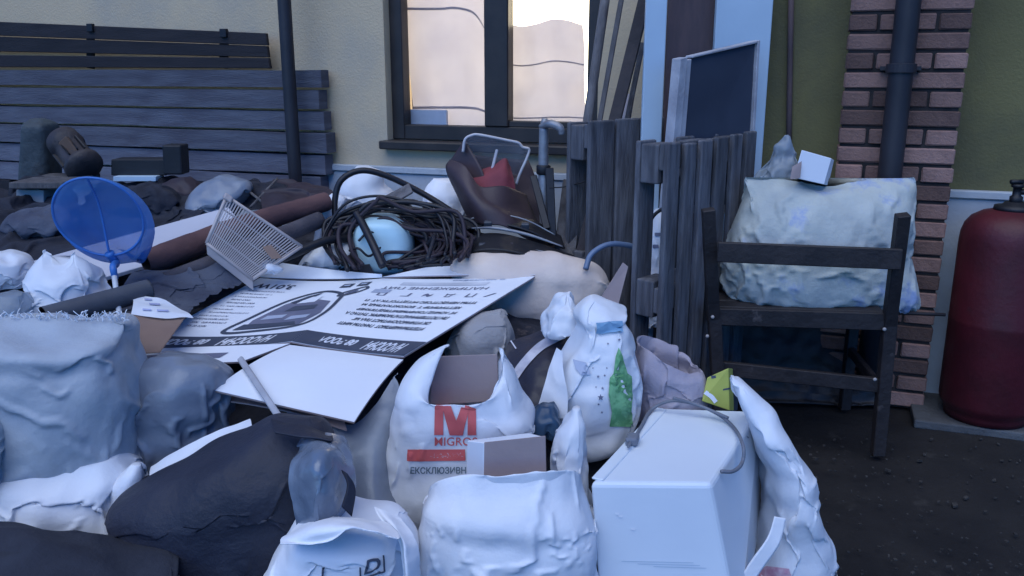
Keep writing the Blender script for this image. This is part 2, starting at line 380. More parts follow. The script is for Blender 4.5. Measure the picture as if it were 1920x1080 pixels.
M_white = mat('white_board', (0.42, 0.53, 0.62), (0.37, 0.47, 0.56), 0.5, 2.0, bump=0.05)
M_card = mat('brown_card', (0.23, 0.155, 0.12), (0.19, 0.125, 0.10), 0.85, 6, bump=0.1)
M_cardgrey = mat('grey_card', (0.37, 0.285, 0.27), (0.33, 0.25, 0.24), 0.85, 6, bump=0.08)
M_cardw = mat('white_card', (0.74, 0.76, 0.80), (0.68, 0.70, 0.75), 0.6, 3, bump=0.04)
M_ink = mat('dark_ink', (0.045, 0.055, 0.085), (0.06, 0.07, 0.10), 0.6, 12)
M_inkl = mat('pale_ink', (0.38, 0.42, 0.52), (0.34, 0.38, 0.48), 0.6, 12)
M_inkm = mat('mid_ink', (0.16, 0.16, 0.22), (0.11, 0.12, 0.18), 0.6, 12)
M_red = mat('red_ink', (0.58, 0.11, 0.10), (0.5, 0.09, 0.09), 0.5, 9)
M_green = mat('green_ink', (0.19, 0.42, 0.20), (0.11, 0.30, 0.13), 0.5, 40, contrast=(0.45, 0.55))
M_plast = mat('white_plastic_bag', (0.80, 0.81, 0.84), (0.72, 0.74, 0.78), 0.42, 5, bump=0.12, bscale=30, ridge=0.8, rscale=13, transl=0.18, spec=0.4)
M_plast2 = mat('white_woven_bag', (0.78, 0.80, 0.84), (0.70, 0.72, 0.77), 0.5, 6, bump=0.18, bscale=26, transl=0.12, weave=160, ridge=0.7, rscale=10)
M_paper = mat('white_paper_sack', (0.76, 0.77, 0.80), (0.70, 0.71, 0.75), 0.6, 4, bump=0.12, bscale=22, ridge=0.7, rscale=8)
M_sack = mat('pale_woven_sack', (0.50, 0.54, 0.58), (0.36, 0.40, 0.45), 0.55, 3.5, bump=0.25, bscale=24, transl=0.15, weave=170, ridge=0.8, rscale=8, dirt=(0.26, 0.28, 0.30), dscale=3.2, dlim=(0.5, 0.75))
M_csack = mat('dirty_white_sack', (0.46, 0.48, 0.44), (0.30, 0.33, 0.33), 0.6, 5, bump=0.35, bscale=20, weave=170, ridge=0.7, rscale=9, dirt=(0.24, 0.30, 0.46), dscale=5.0, dlim=(0.56, 0.66))
M_film = mat('clear_film', (0.42, 0.48, 0.55), (0.34, 0.40, 0.46), 0.25, 5, bump=0.25, bscale=18, ridge=0.3, rscale=9, transl=0.3, alpha=0.62, spec=0.6)
M_filmgrey = mat('grey_film', (0.30, 0.34, 0.40), (0.20, 0.23, 0.29), 0.25, 5, bump=0.25, bscale=18, ridge=0.8, rscale=8, transl=0.2, alpha=0.92, spec=0.5)
M_beige = mat('beige_cloth', (0.66, 0.55, 0.47), (0.58, 0.48, 0.42), 0.9, 5, bump=0.2, bscale=40, weave=190)
M_beige2 = mat('grey_beige_cloth', (0.36, 0.345, 0.34), (0.29, 0.28, 0.285), 0.9, 5, bump=0.25, bscale=35, weave=190)
M_pink = mat('pinkish_sack', (0.40, 0.36, 0.40), (0.30, 0.27, 0.32), 0.8, 6, bump=0.25, bscale=35, weave=190)
M_navy = mat('black_fabric', (0.024, 0.026, 0.042), (0.016, 0.018, 0.030), 0.6, 5, bump=0.3, bscale=40, ridge=0.9, rscale=5)
M_rag = mat('dark_rag', (0.026, 0.028, 0.040), (0.012, 0.013, 0.020), 0.9, 8, bump=0.4, bscale=30)
M_jean = mat('grey_blue_cloth', (0.085, 0.095, 0.125), (0.045, 0.05, 0.075), 0.9, 7, bump=0.3, bscale=35)
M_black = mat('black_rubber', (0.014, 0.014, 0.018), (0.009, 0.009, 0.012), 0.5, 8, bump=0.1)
M_cable = mat('black_cable', (0.016, 0.016, 0.022), (0.010, 0.010, 0.014), 0.45, 8)
M_plum = mat('brown_cable', (0.036, 0.024, 0.032), (0.022, 0.016, 0.024), 0.6, 8)
M_redroll = mat('brown_red_roll', (0.13, 0.065, 0.06), (0.08, 0.04, 0.042), 0.8, 6, bump=0.3, bscale=25)
M_greyroll = mat('grey_roll', (0.085, 0.075, 0.085), (0.05, 0.045, 0.055), 0.85, 6, bump=0.3)
M_rack = mat('beige_plastic', (0.45, 0.40, 0.38), (0.38, 0.33, 0.32), 0.5, 8)
M_maroon = mat('maroon_plastic', (0.060, 0.038, 0.042), (0.040, 0.026, 0.030), 0.5, 6, bump=0.1)
M_redcloth = mat('red_cloth', (0.22, 0.045, 0.055), (0.15, 0.032, 0.042), 0.8, 8, bump=0.2)
M_clear = mat('cloudy_clear_plastic', (0.38, 0.38, 0.40), (0.28, 0.28, 0.31), 0.3, 6, alpha=0.35, spec=0.6)
M_rim = mat('pale_rim_plastic', (0.52, 0.50, 0.50), (0.42, 0.40, 0.42), 0.4, 8)
M_cyan = mat('pale_cyan_plastic', (0.50, 0.68, 0.72), (0.42, 0.60, 0.65), 0.35, 4, bump=0.04)
M_galv = mat('galvanised_metal', (0.30, 0.31, 0.33), (0.18, 0.18, 0.20), 0.45, 12, metal=0.4, bump=0.15)
M_gas = mat('red_cylinder_paint', (0.075, 0.009, 0.015), (0.052, 0.008, 0.012), 0.5, 7, bump=0.12, bscale=30, dirt=(0.04, 0.015, 0.02), dscale=6, dlim=(0.62, 0.75))
M_bluenet = mat('blue_mesh', (0.10, 0.28, 0.64), (0.07, 0.22, 0.56), 0.5, 8, alpha=0.74, transl=0.3)
M_blue = mat('blue_plastic', (0.04, 0.16, 0.45), (0.035, 0.13, 0.40), 0.4, 8)
M_yellow = mat('yellow_green_card', (0.44, 0.46, 0.10), (0.36, 0.38, 0.08), 0.6, 10)
M_enamel = mat('white_enamel', (0.66, 0.71, 0.76), (0.60, 0.65, 0.71), 0.35, 2.5, bump=0.03, dirt=(0.42, 0.44, 0.48), dscale=5, dlim=(0.66, 0.78))
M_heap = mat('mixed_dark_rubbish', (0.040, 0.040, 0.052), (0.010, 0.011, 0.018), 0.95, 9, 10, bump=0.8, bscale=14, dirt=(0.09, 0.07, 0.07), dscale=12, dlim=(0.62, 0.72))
M_pane = mat_glass('window_glass', (0.96, 0.96, 0.96), 0.12, 0.02)
M_room = mat_emit('lit_room', (1.0, 0.86, 0.62), 2.6)
M_curtain = mat('thin_curtain', (0.48, 0.47, 0.54), (0.40, 0.39, 0.46), 0.9, 3.0, transl=0.45)
M_darkglass = mat('dusty_dark_glass', (0.050, 0.060, 0.085), (0.035, 0.042, 0.062), 0.55, 3, spec=0.25)
M_sash = mat('grey_white_sash_paint', (0.40, 0.40, 0.43), (0.28, 0.28, 0.31), 0.7, 10, bump=0.2, bscale=50)
M_redbrown = mat('red_brown_board', (0.105, 0.072, 0.075), (0.075, 0.055, 0.062), 0.8, 5, bump=0.25, stretch=(6, 6, 1))
M_bluehose = mat('blue_hose', (0.13, 0.18, 0.27), (0.10, 0.14, 0.22), 0.4, 8)

#@@SETTING
# ================================================================== SETTING
def heap_h(x, y):
    """height of the rubbish under the visible things"""
    r_ = np.interp(y, [1.35, 1.7, 2.1, 2.5, 3.0, 3.6, 4.2, 5.0], [0.0, 0.03, 0.16, 0.40, 0.50, 0.52, 0.56, 0.56])
    xr = np.interp(y, [1.4, 2.2, 3.0, 3.6, 4.2], [0.62, 0.50, 0.36, 0.40, 0.30])
    f = 1 / (1 + math.exp((x - xr) / 0.09)); return r_ * f
def build_ground():
    c = np.concatenate([np.linspace(-80, -6, 9), np.linspace(-5, 5, 140), np.linspace(6, 80, 9)]); n = len(c)
    V = np.array([(x, y + 2.5, 0.018 * noise.noise(Vector((x * 1.3, y * 1.3, 0))) + 0.010 * noise.noise(Vector((x * 6, y * 6, 3))) - 0.012 if abs(x) < 5 and abs(y) < 5 else -0.012) for y in c for x in c])
    single('ground', None, None, (V, grid_faces(n, n)), M_earth, True, kind='structure')
    t = []
    for k in range(260):
        px = rnd.uniform(1500, 2000); py = rnd.uniform(820, 1100); p = atH(px, py, 0); s = rnd.uniform(0.002, 0.006) * (1 if rnd.random() < .93 else 1.8)
        a = rnd.uniform(0, 3); ax = np.array([math.cos(a), math.sin(a), rnd.uniform(-.3, .3)]) * s; ay = np.array([-math.sin(a), math.cos(a), rnd.uniform(-.3, .3)]) * s * rnd.uniform(.3, 1)
        t.append(obox(p + np.array([0, 0, 0.002]), ax, ay, np.array([0, 0, s * .4]), 0))
    single('ground_litter', 'small stones and crumbs scattered over the bare dark earth', 'litter', join(*t), mat('litter', (0.05, 0.045, 0.042), (0.02, 0.018, 0.018), 0.9, 30), kind='stuff')
    a, b = wall_uv(COLP)[0] - 0.05, 5.0
    single('paved_strip', None, None, obox((wall_p(a, 0, 0.2) + wall_p(b, 0, 0.2)) / 2 + ZZ * 0.008, WT * (b - a) / 2, WN * 0.19, ZZ * 0.018, 0.006), M_conc, kind='structure')
build_ground()

def build_heap():
    xs = np.linspace(-3.4, 1.1, 150); ys = np.linspace(1.35, 5.2, 130); V = []
    for y in ys:
        for x in xs:
            if np.dot(np.array([x, y, 0]) - WALL0, WN) < 0.03:      # stop at the wall
                q = np.array([x, y, 0]); q = q + WN * (0.03 - np.dot(q - WALL0, WN)); x2, y2 = q[0], q[1]
            else: x2, y2 = x, y
            h = heap_h(x2, y2); e = min(1, h / 0.12)
            h += e * (0.05 * noise.noise(Vector((x2 * 4, y2 * 4, 1))) + 0.035 * abs(noise.noise(Vector((x2 * 11, y2 * 11, 5)))))
            V.append((x2, y2, max(h, -0.03) if h > 0.015 else -0.03))
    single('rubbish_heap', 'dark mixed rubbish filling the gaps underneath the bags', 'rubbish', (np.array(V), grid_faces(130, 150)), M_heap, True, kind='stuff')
build_heap()

# ------------------------------------------------------------------ house
uL = wall_uv(atW(722, 132))[0]; uR = wall_uv(atW(1122, 132))[0]; zS = float(atW(800, 264)[2]); zTop = 2.35
uSplit = wall_uv(atW(1262, 132))[0]; PL_Z = float(atW(1850, 357)[2])
def wbox(u0, u1, z0, z1, o0, o1, bev=0.0, seg=1):
    c = (wall_p(u0, (z0 + z1) / 2, (o0 + o1) / 2) + wall_p(u1, (z0 + z1) / 2, (o0 + o1) / 2)) / 2
    return obox(c, WT * (u1 - u0) / 2, WN * (o1 - o0) / 2, ZZ * (z1 - z0) / 2, bev, seg)
H = Thing('house', 'cream house wall with a shade-toned olive part, a lit brown window and brick pier', 'house')
H.add('wall', join(wbox(-9, uL, 0, 3.0, -.30, 0), wbox(uR, uSplit, 0, 3.0, -.30, 0), wbox(uL, uR, 0, zS - .02, -.30, 0), wbox(uL, uR, zTop, 3.0, -.30, 0)), M_cream, label='cream rendered wall around the window')
H.add('wall', wbox(uSplit, 4.5, 0, 3.0, -.30, -0.001), M_olive_shade, label='rendered wall beside the brick pier, olive tone carrying its deeper shade')
H.add('plinth', join(wbox(-9, 4.5, 0, PL_Z - .035, 0, 0.03, 0.004), wbox(-9, 4.5, PL_Z - .033, PL_Z, 0, 0.045, 0.004)), M_plinth, label='white plinth along the foot of the wall')
cu0 = wall_uv(atW(1578, 200, .2))[0]; cu1 = wall_uv(atW(1803, 200, .2))[0]; CW = cu1 - cu0
pier = H.add('brick_pier', wbox(cu0 + .008, cu1 - .008, 0, 3.0, 0.046, 0.19), M_mortar)
ch = 0.0745; courses = []
for k in range(40):
    z0 = 0.01 + k * ch
    lens = [0.5, 0.5] if k % 2 == 0 else [0.26, 0.48, 0.26]
    x = cu0
    for f in lens:
        L = CW * f; courses.append((x, x + L - (0.011 if abs(x + L - cu1) > 1e-3 else 0), z0, z0 + ch - 0.013)); x += L
H_bricks = courses
# window
Wn = H.add('window', join(wbox(uL, uL + .07, zS, zTop, -.14, -.06, .004), wbox(uR - .07, uR, zS, zTop, -.14, -.06, .004), wbox(uL + .07, uR - .07, zS, zS + .075, -.14, -.062, .004), wbox(uL + .07, uR - .07, zTop - .075, zTop, -.14, -.062, .004)), M_brown, label='dark brown window frame')
um0 = wall_uv(atW(908, 132, -.06))[0]; um1 = wall_uv(atW(953, 132, -.06))[0]
H.add('mullion', wbox(um0, um1, zS + .075, zTop - .075, -.138, -.055, .006), M_brown, parent=Wn)
H.add('sash_rail', wbox(um1, uR - .07, zS + .075, zS + .105, -.135, -.066, .004), M_brown, parent=Wn)
H.add('pane', wbox(uL + .07, um0, zS + .075, zTop - .075, -.105, -.101), M_pane, parent=Wn)
H.add('pane', wbox(um1, uR - .07, zS + .105, zTop - .075, -.105, -.101), M_pane, parent=Wn)
H.add('sill', wbox(uL - .02, uR + .01, zS - .045, zS - .002, -.06, .065, .006), M_brown, parent=Wn)
# downpipe
pu = wall_uv(atW(1690, 130, .27))[0]
dp = H.add('downpipe', join(tube([wall_p(pu, 3.0, .265), wall_p(pu, 0.12, .265)], 0.046, 4, 20, smooth=False)), M_pipe, True)
for zc in (float(atW(1690, 128, .27)[2]), 0.55):
    H.add('pipe_clamp', join(lathe([(0.047, -.018), (0.056, -.016), (0.056, .016), (0.047, .018)], wall_p(pu, zc, .265), ns=24), wbox(pu - .075, pu + .075, zc - .008, zc + .008, .2005, .226)), M_pipe, parent=dp)
H.add('conduit', tube([atW(1484, -40, .02), atW(1478, 330, .02)], 0.012, 4, 8, smooth=False), M_redbrown, True)
H.done()
bm_cache = {}
for q, (x0, x1, z0, z1) in enumerate(H_bricks):
    key = (round(x1 - x0, 3), q % 3)
    if key not in bm_cache:
        r3 = random.Random(q); V, F = wbox(0, x1 - x0, 0, z1 - z0, 0, 0.15, 0.005, 1); V = V - WALL0 * [1, 1, 0]
        V += np.array([[r3.uniform(-.0015, .0015) for _ in range(3)] for _ in V]); bm_cache[key] = mesh_of('brick', V, F, M_brick, False, 0)
    b = bpy.data.objects.new('brick', bm_cache[key]); COL.objects.link(b); b.parent = H.obs[pier]
    p = wall_p(x0, z0, 0.05 + rnd.uniform(-.003, .003)) - H.base; b.location = p

# lit room behind the window: a back wall that glows, a hanging sheet, things on the inner sill
single('lit_room_wall', 'glowing cream room seen behind the window panes', 'room', wbox(uL - .15, uR + .15, zS - .1, zTop + .1, -1.0, -.98), M_room)
def curt(x0, x1, y0f, y1, seed, name, label, skew=0.0):
    rows = []
    for v in np.linspace(0, 1, 6):
        r_ = []
        for u in np.linspace(0, 1, 6):
            ya = y0f(u); y = ya + (y1 - ya) * v; xa = x0 + skew * v; r_.append(atW(xa + (x1 - xa) * u, y, -.20 - 0.03 * rnd.random()))
        rows.append(r_)
    V, F = sheet(rows, nv=40, nu=40, seed=seed, su=1.04, sv=1.04, lump=.02, lscale=.25)
    t = Thing(name, label, 'curtain'); a = t.add('cloth', (V, F), M_curtain, True); nn = int(round(math.sqrt(len(V))))
    for vv in (0.36, 0.86):
        i = int(vv * (nn - 1)); q = V[i * nn:(i + 2) * nn] + WN * .004; t.add('hem_tape', (q, grid_faces(2, nn)), mat('hem', (0.36, 0.34, 0.38), None, .9, transl=.3), True, parent=a)
    t.done()
curt(748, 925, lambda u: -120 if u < .75 else -120 + 480 * (u - .75), 236, 31, 'curtain', 'pale sheet hung behind the left window pane, almost filling it', 34)
curt(948, 1092, lambda u: 42 + 7 * math.sin(u * 7), 236, 32, 'curtain', 'pale sheet hung behind the right window pane, bright gap above it', 0)
single('sill_box', 'flat pale blue box standing inside the window on the sill', 'box', wbox(wall_uv(atW(752, 225, -.15))[0], wall_uv(atW(838, 225, -.15))[0], zS + .06, zS + .15, -.165, -.145, .003), mat('pale_blue_box', (0.50, 0.54, 0.62), None, .6))
single('inner_sill', None, None, wbox(uL - .02, uR + .02, zS - .03, zS + .06, -.5, -.143, .004), M_white, kind='structure')

# ------------------------------------------------------------------ post, planks, dark boards on the left wall
pp = atW(541, 132, .20)
t = Thing('dark_post', 'dark round metal post standing in front of the plank stack', 'post')
t.add('pole', tube([np.array([pp[0], pp[1], 3.0]), np.array([pp[0], pp[1], 0.02])], 0.034, 4, 16, smooth=False), M_pipe, True)
t.add('base_plate', lathe([(0.09, 0), (0.09, .012), (0.045, .02), (0.04, .05)], (pp[0], pp[1], 0)), M_pipe)
t.done()
yb = [131, 167.5, 206, 244, 284, 323, 362]; xe = [600, 597, 605, 613, 608, 600]
nm = ['topmost weathered grey plank of the stack, directly under the dark boards', 'second weathered grey plank from the top of the stack', 'third weathered grey plank from the top of the stack',
      'fourth weathered grey plank down, its cut end sticking out furthest', 'fifth weathered grey plank down, partly behind a black beam', 'lowest weathered grey plank at the foot of the stack']
for k in range(6):
    z1 = float(atW(400, yb[k], .12)[2]); z0 = float(atW(400, yb[k + 1], .12)[2]) + .013
    ua = -6.0 + rnd.uniform(-.3, .3); ub = wall_uv(atW(xe[k], (yb[k] + yb[k + 1]) / 2, .12))[0]
    n = 24; V = []; off = rnd.uniform(-.014, .012)
    for i in range(n + 1):
        u = ua + (ub - ua) * i / n; wz = 0.006 * noise.noise(Vector((u * 1.7, k * 9, 0))); wz2 = 0.006 * noise.noise(Vector((u * 1.7, k * 9, 7)))
        V += [wall_p(u, z0 + wz, .035), wall_p(u, z0 + wz, .12 + off), wall_p(u, z1 + wz2, .12 + off), wall_p(u, z1 + wz2, .035)]
    F = [(a + i * 4, b + i * 4, b + i * 4 + 4, a + i * 4 + 4) for i in range(n) for a, b in ((0, 1), (1, 2), (2, 3), (3, 0))] + [(3, 2, 1, 0), tuple(n * 4 + q for q in range(4))]
    single('weathered_plank', nm[k], 'plank', (np.array(V), F), M_plank, group='planks stacked against the wall')
zb = float(atW(400, yb[6], .12)[2])
for uu in (-1.0, -2.2, -3.4):
    u = uu + wall_uv(pp)[0]
    single('timber_bearer', 'short timber bearer hidden under the plank stack by the wall', 'timber', wbox(u - .06, u + .06, 0, zb + .008, .036, .115, .004), M_darkwood, group='bearers under the planks')
t = Thing('dark_fence_panel', 'dark stained board panel with two clips lying on top of the grey planks', 'panel')
def dboard(yl, yr, hl, hr, xr_, off):
    a0, a1 = atW(-300, yl - hl, off), atW(-300, yl + hl, off); b0, b1 = atW(xr_, yr - hr, off), atW(xr_ + 3, yr + hr, off)
    d = WN * .022; return hexa([a1, b1, b1 + d, a1 + d, a0, b0, b0 + d, a0 + d], .003, 1)
t.add('board', dboard(42, 74, 14, 11.5, 503, .09), M_darkwood); t.add('board', dboard(74, 97, 16, 10.5, 505, .085), M_darkwood); t.add('board', dboard(112, 118.5, 12, 9.8, 508, .09), M_darkwood)
for x, y in ((170, 46), (420, 56)):
    p = atW(x, y + 6, .115); t.add('clip', obox(p, WT * .02, WN * .012, ZZ * .022, .003), M_black)
for xb in (170, 420): t.add('batten', beam(atW(xb, 56, .072), atW(xb, 128, .072), .05, .02, WN), M_darkwood)
t.done()

# ------------------------------------------------------------------ right hand wall: leaning sticks, white boards, sash, pallets
def stick(name, label, x0, y0, x1, y1, F0, F1, wd, th, m, rnd_=False, down=1.0):
    a = atF(x0, y0, F0); b = atF(x1, y1, F1); d = b - a
    if down: b = a + d * ((a[2] - 0.02) / (a[2] - b[2])) if down == 1.0 else a + d * down
    V, F = beam(a, b, wd, th, (-.3, -1, 0), .003) if not rnd_ else tube([a, b], [wd / 2, wd / 2 * 1.05], 10, 12, smooth=False)
    single(name, label, 'pole' if rnd_ else 'lath', (V, F), m, rnd_)
stick('wooden_pole', 'round grey-brown pole leaning closest to the window edge', 1143, -60, 1100, 240, 3.85, 3.72, .042, 0, M_oldwood, True)
stick('wooden_lath', 'thin pale lath leaning between two poles beside the window', 1172, -40, 1122, 240, 3.8, 3.7, .022, .012, M_oldwood)
stick('wooden_plank', 'wide dark plank leaning steeply beside the tall narrow white board', 1216, -30, 1153, 225, 3.7, 3.6, .05, .025, mat('dark_plank', (0.055, 0.045, 0.045), (0.035, 0.03, 0.032), .85, 6, bump=.3))
stick('wooden_lath', 'narrow lath leaning behind the tall narrow white board', 1205, 80, 1180, 205, 3.75, 3.68, .022, .014, M_oldwood)
stick('white_tube', 'short pinkish white tube end standing among the leaning poles', 1181, 178, 1174, 222, 3.72, 3.70, .042, 0, mat('pinkish_tube', (0.42, 0.38, 0.40), None, .6), True)
def slab(name, label, cat_, x0, x1, F, ztop, z0, th, m, dx=0):
    a = atF(x0, 132, F); b = atF(x1, 132, F + (x1 - x0) / 1600 * dx); s = unit(b - a); n = np.array([s[1], -s[0], 0])
    c = (a + b) / 2; c[2] = (ztop + z0) / 2; single(name, label, cat_, obox(c - n * th / 2, s * np.linalg.norm(b - a) / 2, n * th / 2, ZZ * (ztop - z0) / 2, .004), m)
slab('white_board', 'tall narrow white board standing upright behind the pallets', 'board', 1207, 1246, 3.50, 2.15, 0.0, .03, M_white)
slab('brown_board', 'tall red-brown board standing between two white boards', 'board', 1248, 1337, 3.76, 2.2, 0.0, .03, M_redbrown)
slab('white_board', 'tall wide white board standing beside the red-brown board', 'board', 1337, 1441, 3.70, 2.25, 0.0, .035, M_white)
def sash():
    t = Thing('glazed_sash', 'old glazed window sash with dusty dark glass standing behind the ribbed pallet', 'window sash')
    tl, tr, br, bl = atF(1276, 110, 3.30), atF(1426, 75, 3.56), atF(1408, 400, 3.54), atF(1250, 400, 3.28)
    n = unit(np.cross(tr - tl, bl - tl)); n = n if n[1] < 0 else -n
    def P(u, v): return (tl * (1 - u) + tr * u) * (1 - v) + (bl * (1 - u) + br * u) * v
    def bar(u0, u1, v0, v1, th, fo=0): 
        q = [P(u0, v1), P(u1, v1), P(u1, v1) - n * th, P(u0, v1) - n * th, P(u0, v0), P(u1, v0), P(u1, v0) - n * th, P(u0, v0) - n * th]; return hexa([x + n * fo for x in q], .002, 1)
    t.add('stile', bar(0, .085, 0, 1, .045), M_sash); t.add('stile', bar(.095, .15, .02, .98, .035, -.006), M_sash); t.add('stile', bar(.97, 1, 0.0, 1, .04), M_sash)
    t.add('rail', bar(.151, .969, 0, .014, .04, -.001), M_sash); t.add('rail', bar(.151, .969, .95, 1, .04, -.001), M_sash)
    t.add('pane', bar(.151, .969, .015, .949, .004, -.015), M_darkglass); t.done()
sash()

def pallet(label, near, e1, W, Ht, nb, seedp, gap=.035, left=3):
    r4 = random.Random(seedp); t = Thing('wooden_pallet', label, 'pallet', 'pallets stood on end'); e1 = unit(e1); n = np.array([e1[1], -e1[0], 0]); o = np.array([near[0], near[1], 0.0])
    def P(a, d, z): return o + e1 * a - n * d + ZZ * z
    def bx(a0, a1, d0, d1, z0, z1, bev=.004): return obox(P((a0 + a1) / 2, (d0 + d1) / 2, (z0 + z1) / 2), e1 * (a1 - a0) / 2, n * (d1 - d0) / 2, ZZ * (z1 - z0) / 2, bev, 2)
    bw = (W - gap * (nb - 1)) / nb
    for i in range(nb):
        a = i * (bw + gap); t.add('deck_board', bx(a + r4.uniform(-.004, .004), a + bw, 0, .024, r4.uniform(0, .01), Ht + r4.uniform(-.014, .012), .006), M_palwood)
    for z in (.0, Ht / 2 - .05, Ht - .115): t.add('stringer_board', bx(0.004, W - .004, .025, .045, z + .012, z + .108), M_palwood)
    for z in (.0, Ht / 2 - .07, Ht - .165):
        for a in (0.0, W / 2 - .06, W - .13): t.add('block', bx(a + .002, a + .125, .046, .124, z + .012, z + .152, .006), M_palwood)
    for i in range(left):
        a = i * (W - .1) / max(1, left - 1); t.add('bottom_board', bx(a, a + .1, .125, .147, .005, Ht - .004, .005), M_palwood)
    t.done()
near2 = atH(1256, 266, 1.18); far2 = atF(1421, 241, 3.42)
pallet('ribbed grey pallet stood on end next to the chair, white sacks showing through its side', near2, (far2 - near2) * [1, 1, 0], np.linalg.norm((far2 - near2)[:2]), 1.18, 6, 3)
near1 = atF(1108, 230, 3.42)
pallet('grey pallet stood on end beneath the leaning poles', near1, np.array([.80, .60, 0]), .42, 1.22, 3, 5, .012, 2)

# ------------------------------------------------------------------ chair with the sack
def chair():
    t = Thing('wooden_chair', 'dark worn wooden chair with its back to us, holding a dirty sack', 'chair')
    bw = .045
    Rt, Rs, Rf = atF(1693, 402, 2.86), atF(1668, 600, 2.98), atF(1645, 856, 2.985)
    Lt, Ls, Lf = atF(1328, 392, 2.98), atF(1338, 590, 3.06), atF(1352, 835, 3.06)
    Rf[2] = Lf[2] = 0.005
    n = np.array([0, -1, 0])
    t.add('back_post', join(beam(Rs - ZZ * .02, Rt, bw, .035, n), beam(Rf, Rs + ZZ * .02, bw * 1.05, .037, n)), M_chair); t.add('back_post', join(beam(Ls - ZZ * .02, Lt, bw, .035, n), beam(Lf, Ls + ZZ * .02, bw * 1.05, .037, n)), M_chair)
    t.add('back_rail', beam(atF(1345, 472, 2.965), atF(1690, 486, 2.865), .072, .022, n), M_chair)
    t.add('seat_rail', beam(Ls + [0, 0, -.005], Rs + [0, 0, -.005], .065, .028, n), M_chair)
    t.add('stretcher', beam(atF(1352, 690, 3.075), atF(1648, 722, 2.99), .055, .024, n), M_chair)
    bk = np.array([.06, .46, 0]); Fr, Fl = Rs + bk, Ls + bk
    t.add('front_leg', beam(Fr * [1, 1, 0] + ZZ * .005, Fr - ZZ * .03, .042, .04, n), M_chair); t.add('front_leg', beam(Fl * [1, 1, 0] + ZZ * .005, Fl - ZZ * .03, .042, .04, n), M_chair)
    t.add('seat_rail', beam(Fl - ZZ * .02, Fr - ZZ * .02, .06, .026, n), M_chair)
    t.add('side_rail', beam(Rs - ZZ * .03, Fr - ZZ * .03, .05, .025, (1, 0, 0)), M_chair); t.add('side_rail', beam(Ls - ZZ * .03, Fl - ZZ * .03, .05, .025, (1, 0, 0)), M_chair)
    t.add('side_stretcher', beam(Rs * [1, 1, 0] + ZZ * .27, Fr * [1, 1, 0] + ZZ * .27, .04, .022, (1, 0, 0)), M_chair)
    for i in range(5):
        a = Ls + bk * ((i + .5) / 5) + ZZ * .022; b = Rs + bk * ((i + .5) / 5) + ZZ * .022; t.add('seat_slat', beam(a + [.02, 0, 0], b - [.02, 0, 0], .082, .018, ZZ), M_chair)
    t.add('front_rod', tube([atF(1660, 586, 3.1), atF(1772, 590, 3.1)], .007, 4, 8, smooth=False), M_chair, True)
    for x, y, F in ((1658, 617, 2.955), (1640, 711, 2.965), (1336, 594, 3.035), (1326, 630, 3.035)):
        t.add('bolt_head', lathe([(.0065, 0), (.0065, .004), (.003, .007)], atF(x, y, F), (0, -1, 0), 10), mat('bolt', (0.42, 0.38, 0.36), None, .5))
    t.done()
chair()
V, F = bag([(579, 1430, 1680, .35), (566, 1382, 1712, .8), (540, 1362, 1716, 1), (505, 1358, 1706, 1.0), (470, 1362, 1700, .95), (430, 1374, 1704, .9), (385, 1390, 1712, .7), (352, 1398, 1717, .4), (336, 1396, 1716, .12), (331, 1396, 1715, .05)],
           3.24, .20, 110, 64, 2.6, seed=41, su=1.06, sv=1.07, amp=.01, freq=11, lump=.022)
V[:, 2] -= .03 * np.exp(-((V[:, 0] - V[:, 0].mean()) / .13) ** 2) * np.clip((V[:, 2] - np.percentile(V[:, 2], 60)) / (V[:, 2].max() - np.percentile(V[:, 2], 60)), 0, 1)
single('stuffed_sack', 'bulging dirty white woven sack with blue print propped on the chair', 'sack', (V, F), M_csack, True)
t = Thing('torn_carton', 'small torn white carton lying on top of the chair sack', 'carton')
c8 = [atF(1488, 333, 3.16), atF(1545, 346, 3.16), atF(1553, 348, 3.26), atF(1497, 335, 3.26), atF(1503, 281, 3.17), atF(1559, 297, 3.17), atF(1564, 300, 3.27), atF(1510, 285, 3.27)]
t.add('box', hexa(c8, .002), M_cardw); t.add('torn_flap', px_sheet([[(1486, 312, 3.155), (1503, 302, 3.15)], [(1483, 333, 3.14), (1500, 331, 3.145)]], nv=6, nu=6, su=1.05, sv=1.05, thick=.002), M_cardgrey); t.done()
V, F = bag([(338, 1425, 1500, .9), (325, 1422, 1504, 1), (305, 1436, 1500, .8), (280, 1450, 1492, .5), (262, 1460, 1484, .3), (252, 1468, 1478, .1)], 3.3, .06, 60, 44, 2.2, seed=43, su=1.16, sv=1.14, lump=.03, lscale=.06)
single('clear_bag', 'crumpled clear plastic bag lying on the chair sack beside the torn carton', 'bag', (V, F), M_film, True)

single('dark_tarpaulin', 'black tarpaulin hanging in the shade behind the chair legs', 'tarpaulin', px_sheet([[(1285, 575, 3.62), (1400, 580, 3.62), (1520, 580, 3.6), (1640, 585, 3.55)], [(1285, 680, 3.6), (1400, 690, 3.58), (1520, 690, 3.56), (1640, 690, 3.52)], [(1285, 768, 3.55), (1400, 772, 3.5), (1520, 775, 3.48), (1640, 775, 3.46)]], nv=40, nu=50, seed=44, su=1.06, sv=1.04, amp=.02, freq=7, lump=.02), M_black, True)  # added sheet: stands in for the shadow behind the legs, covers the white board
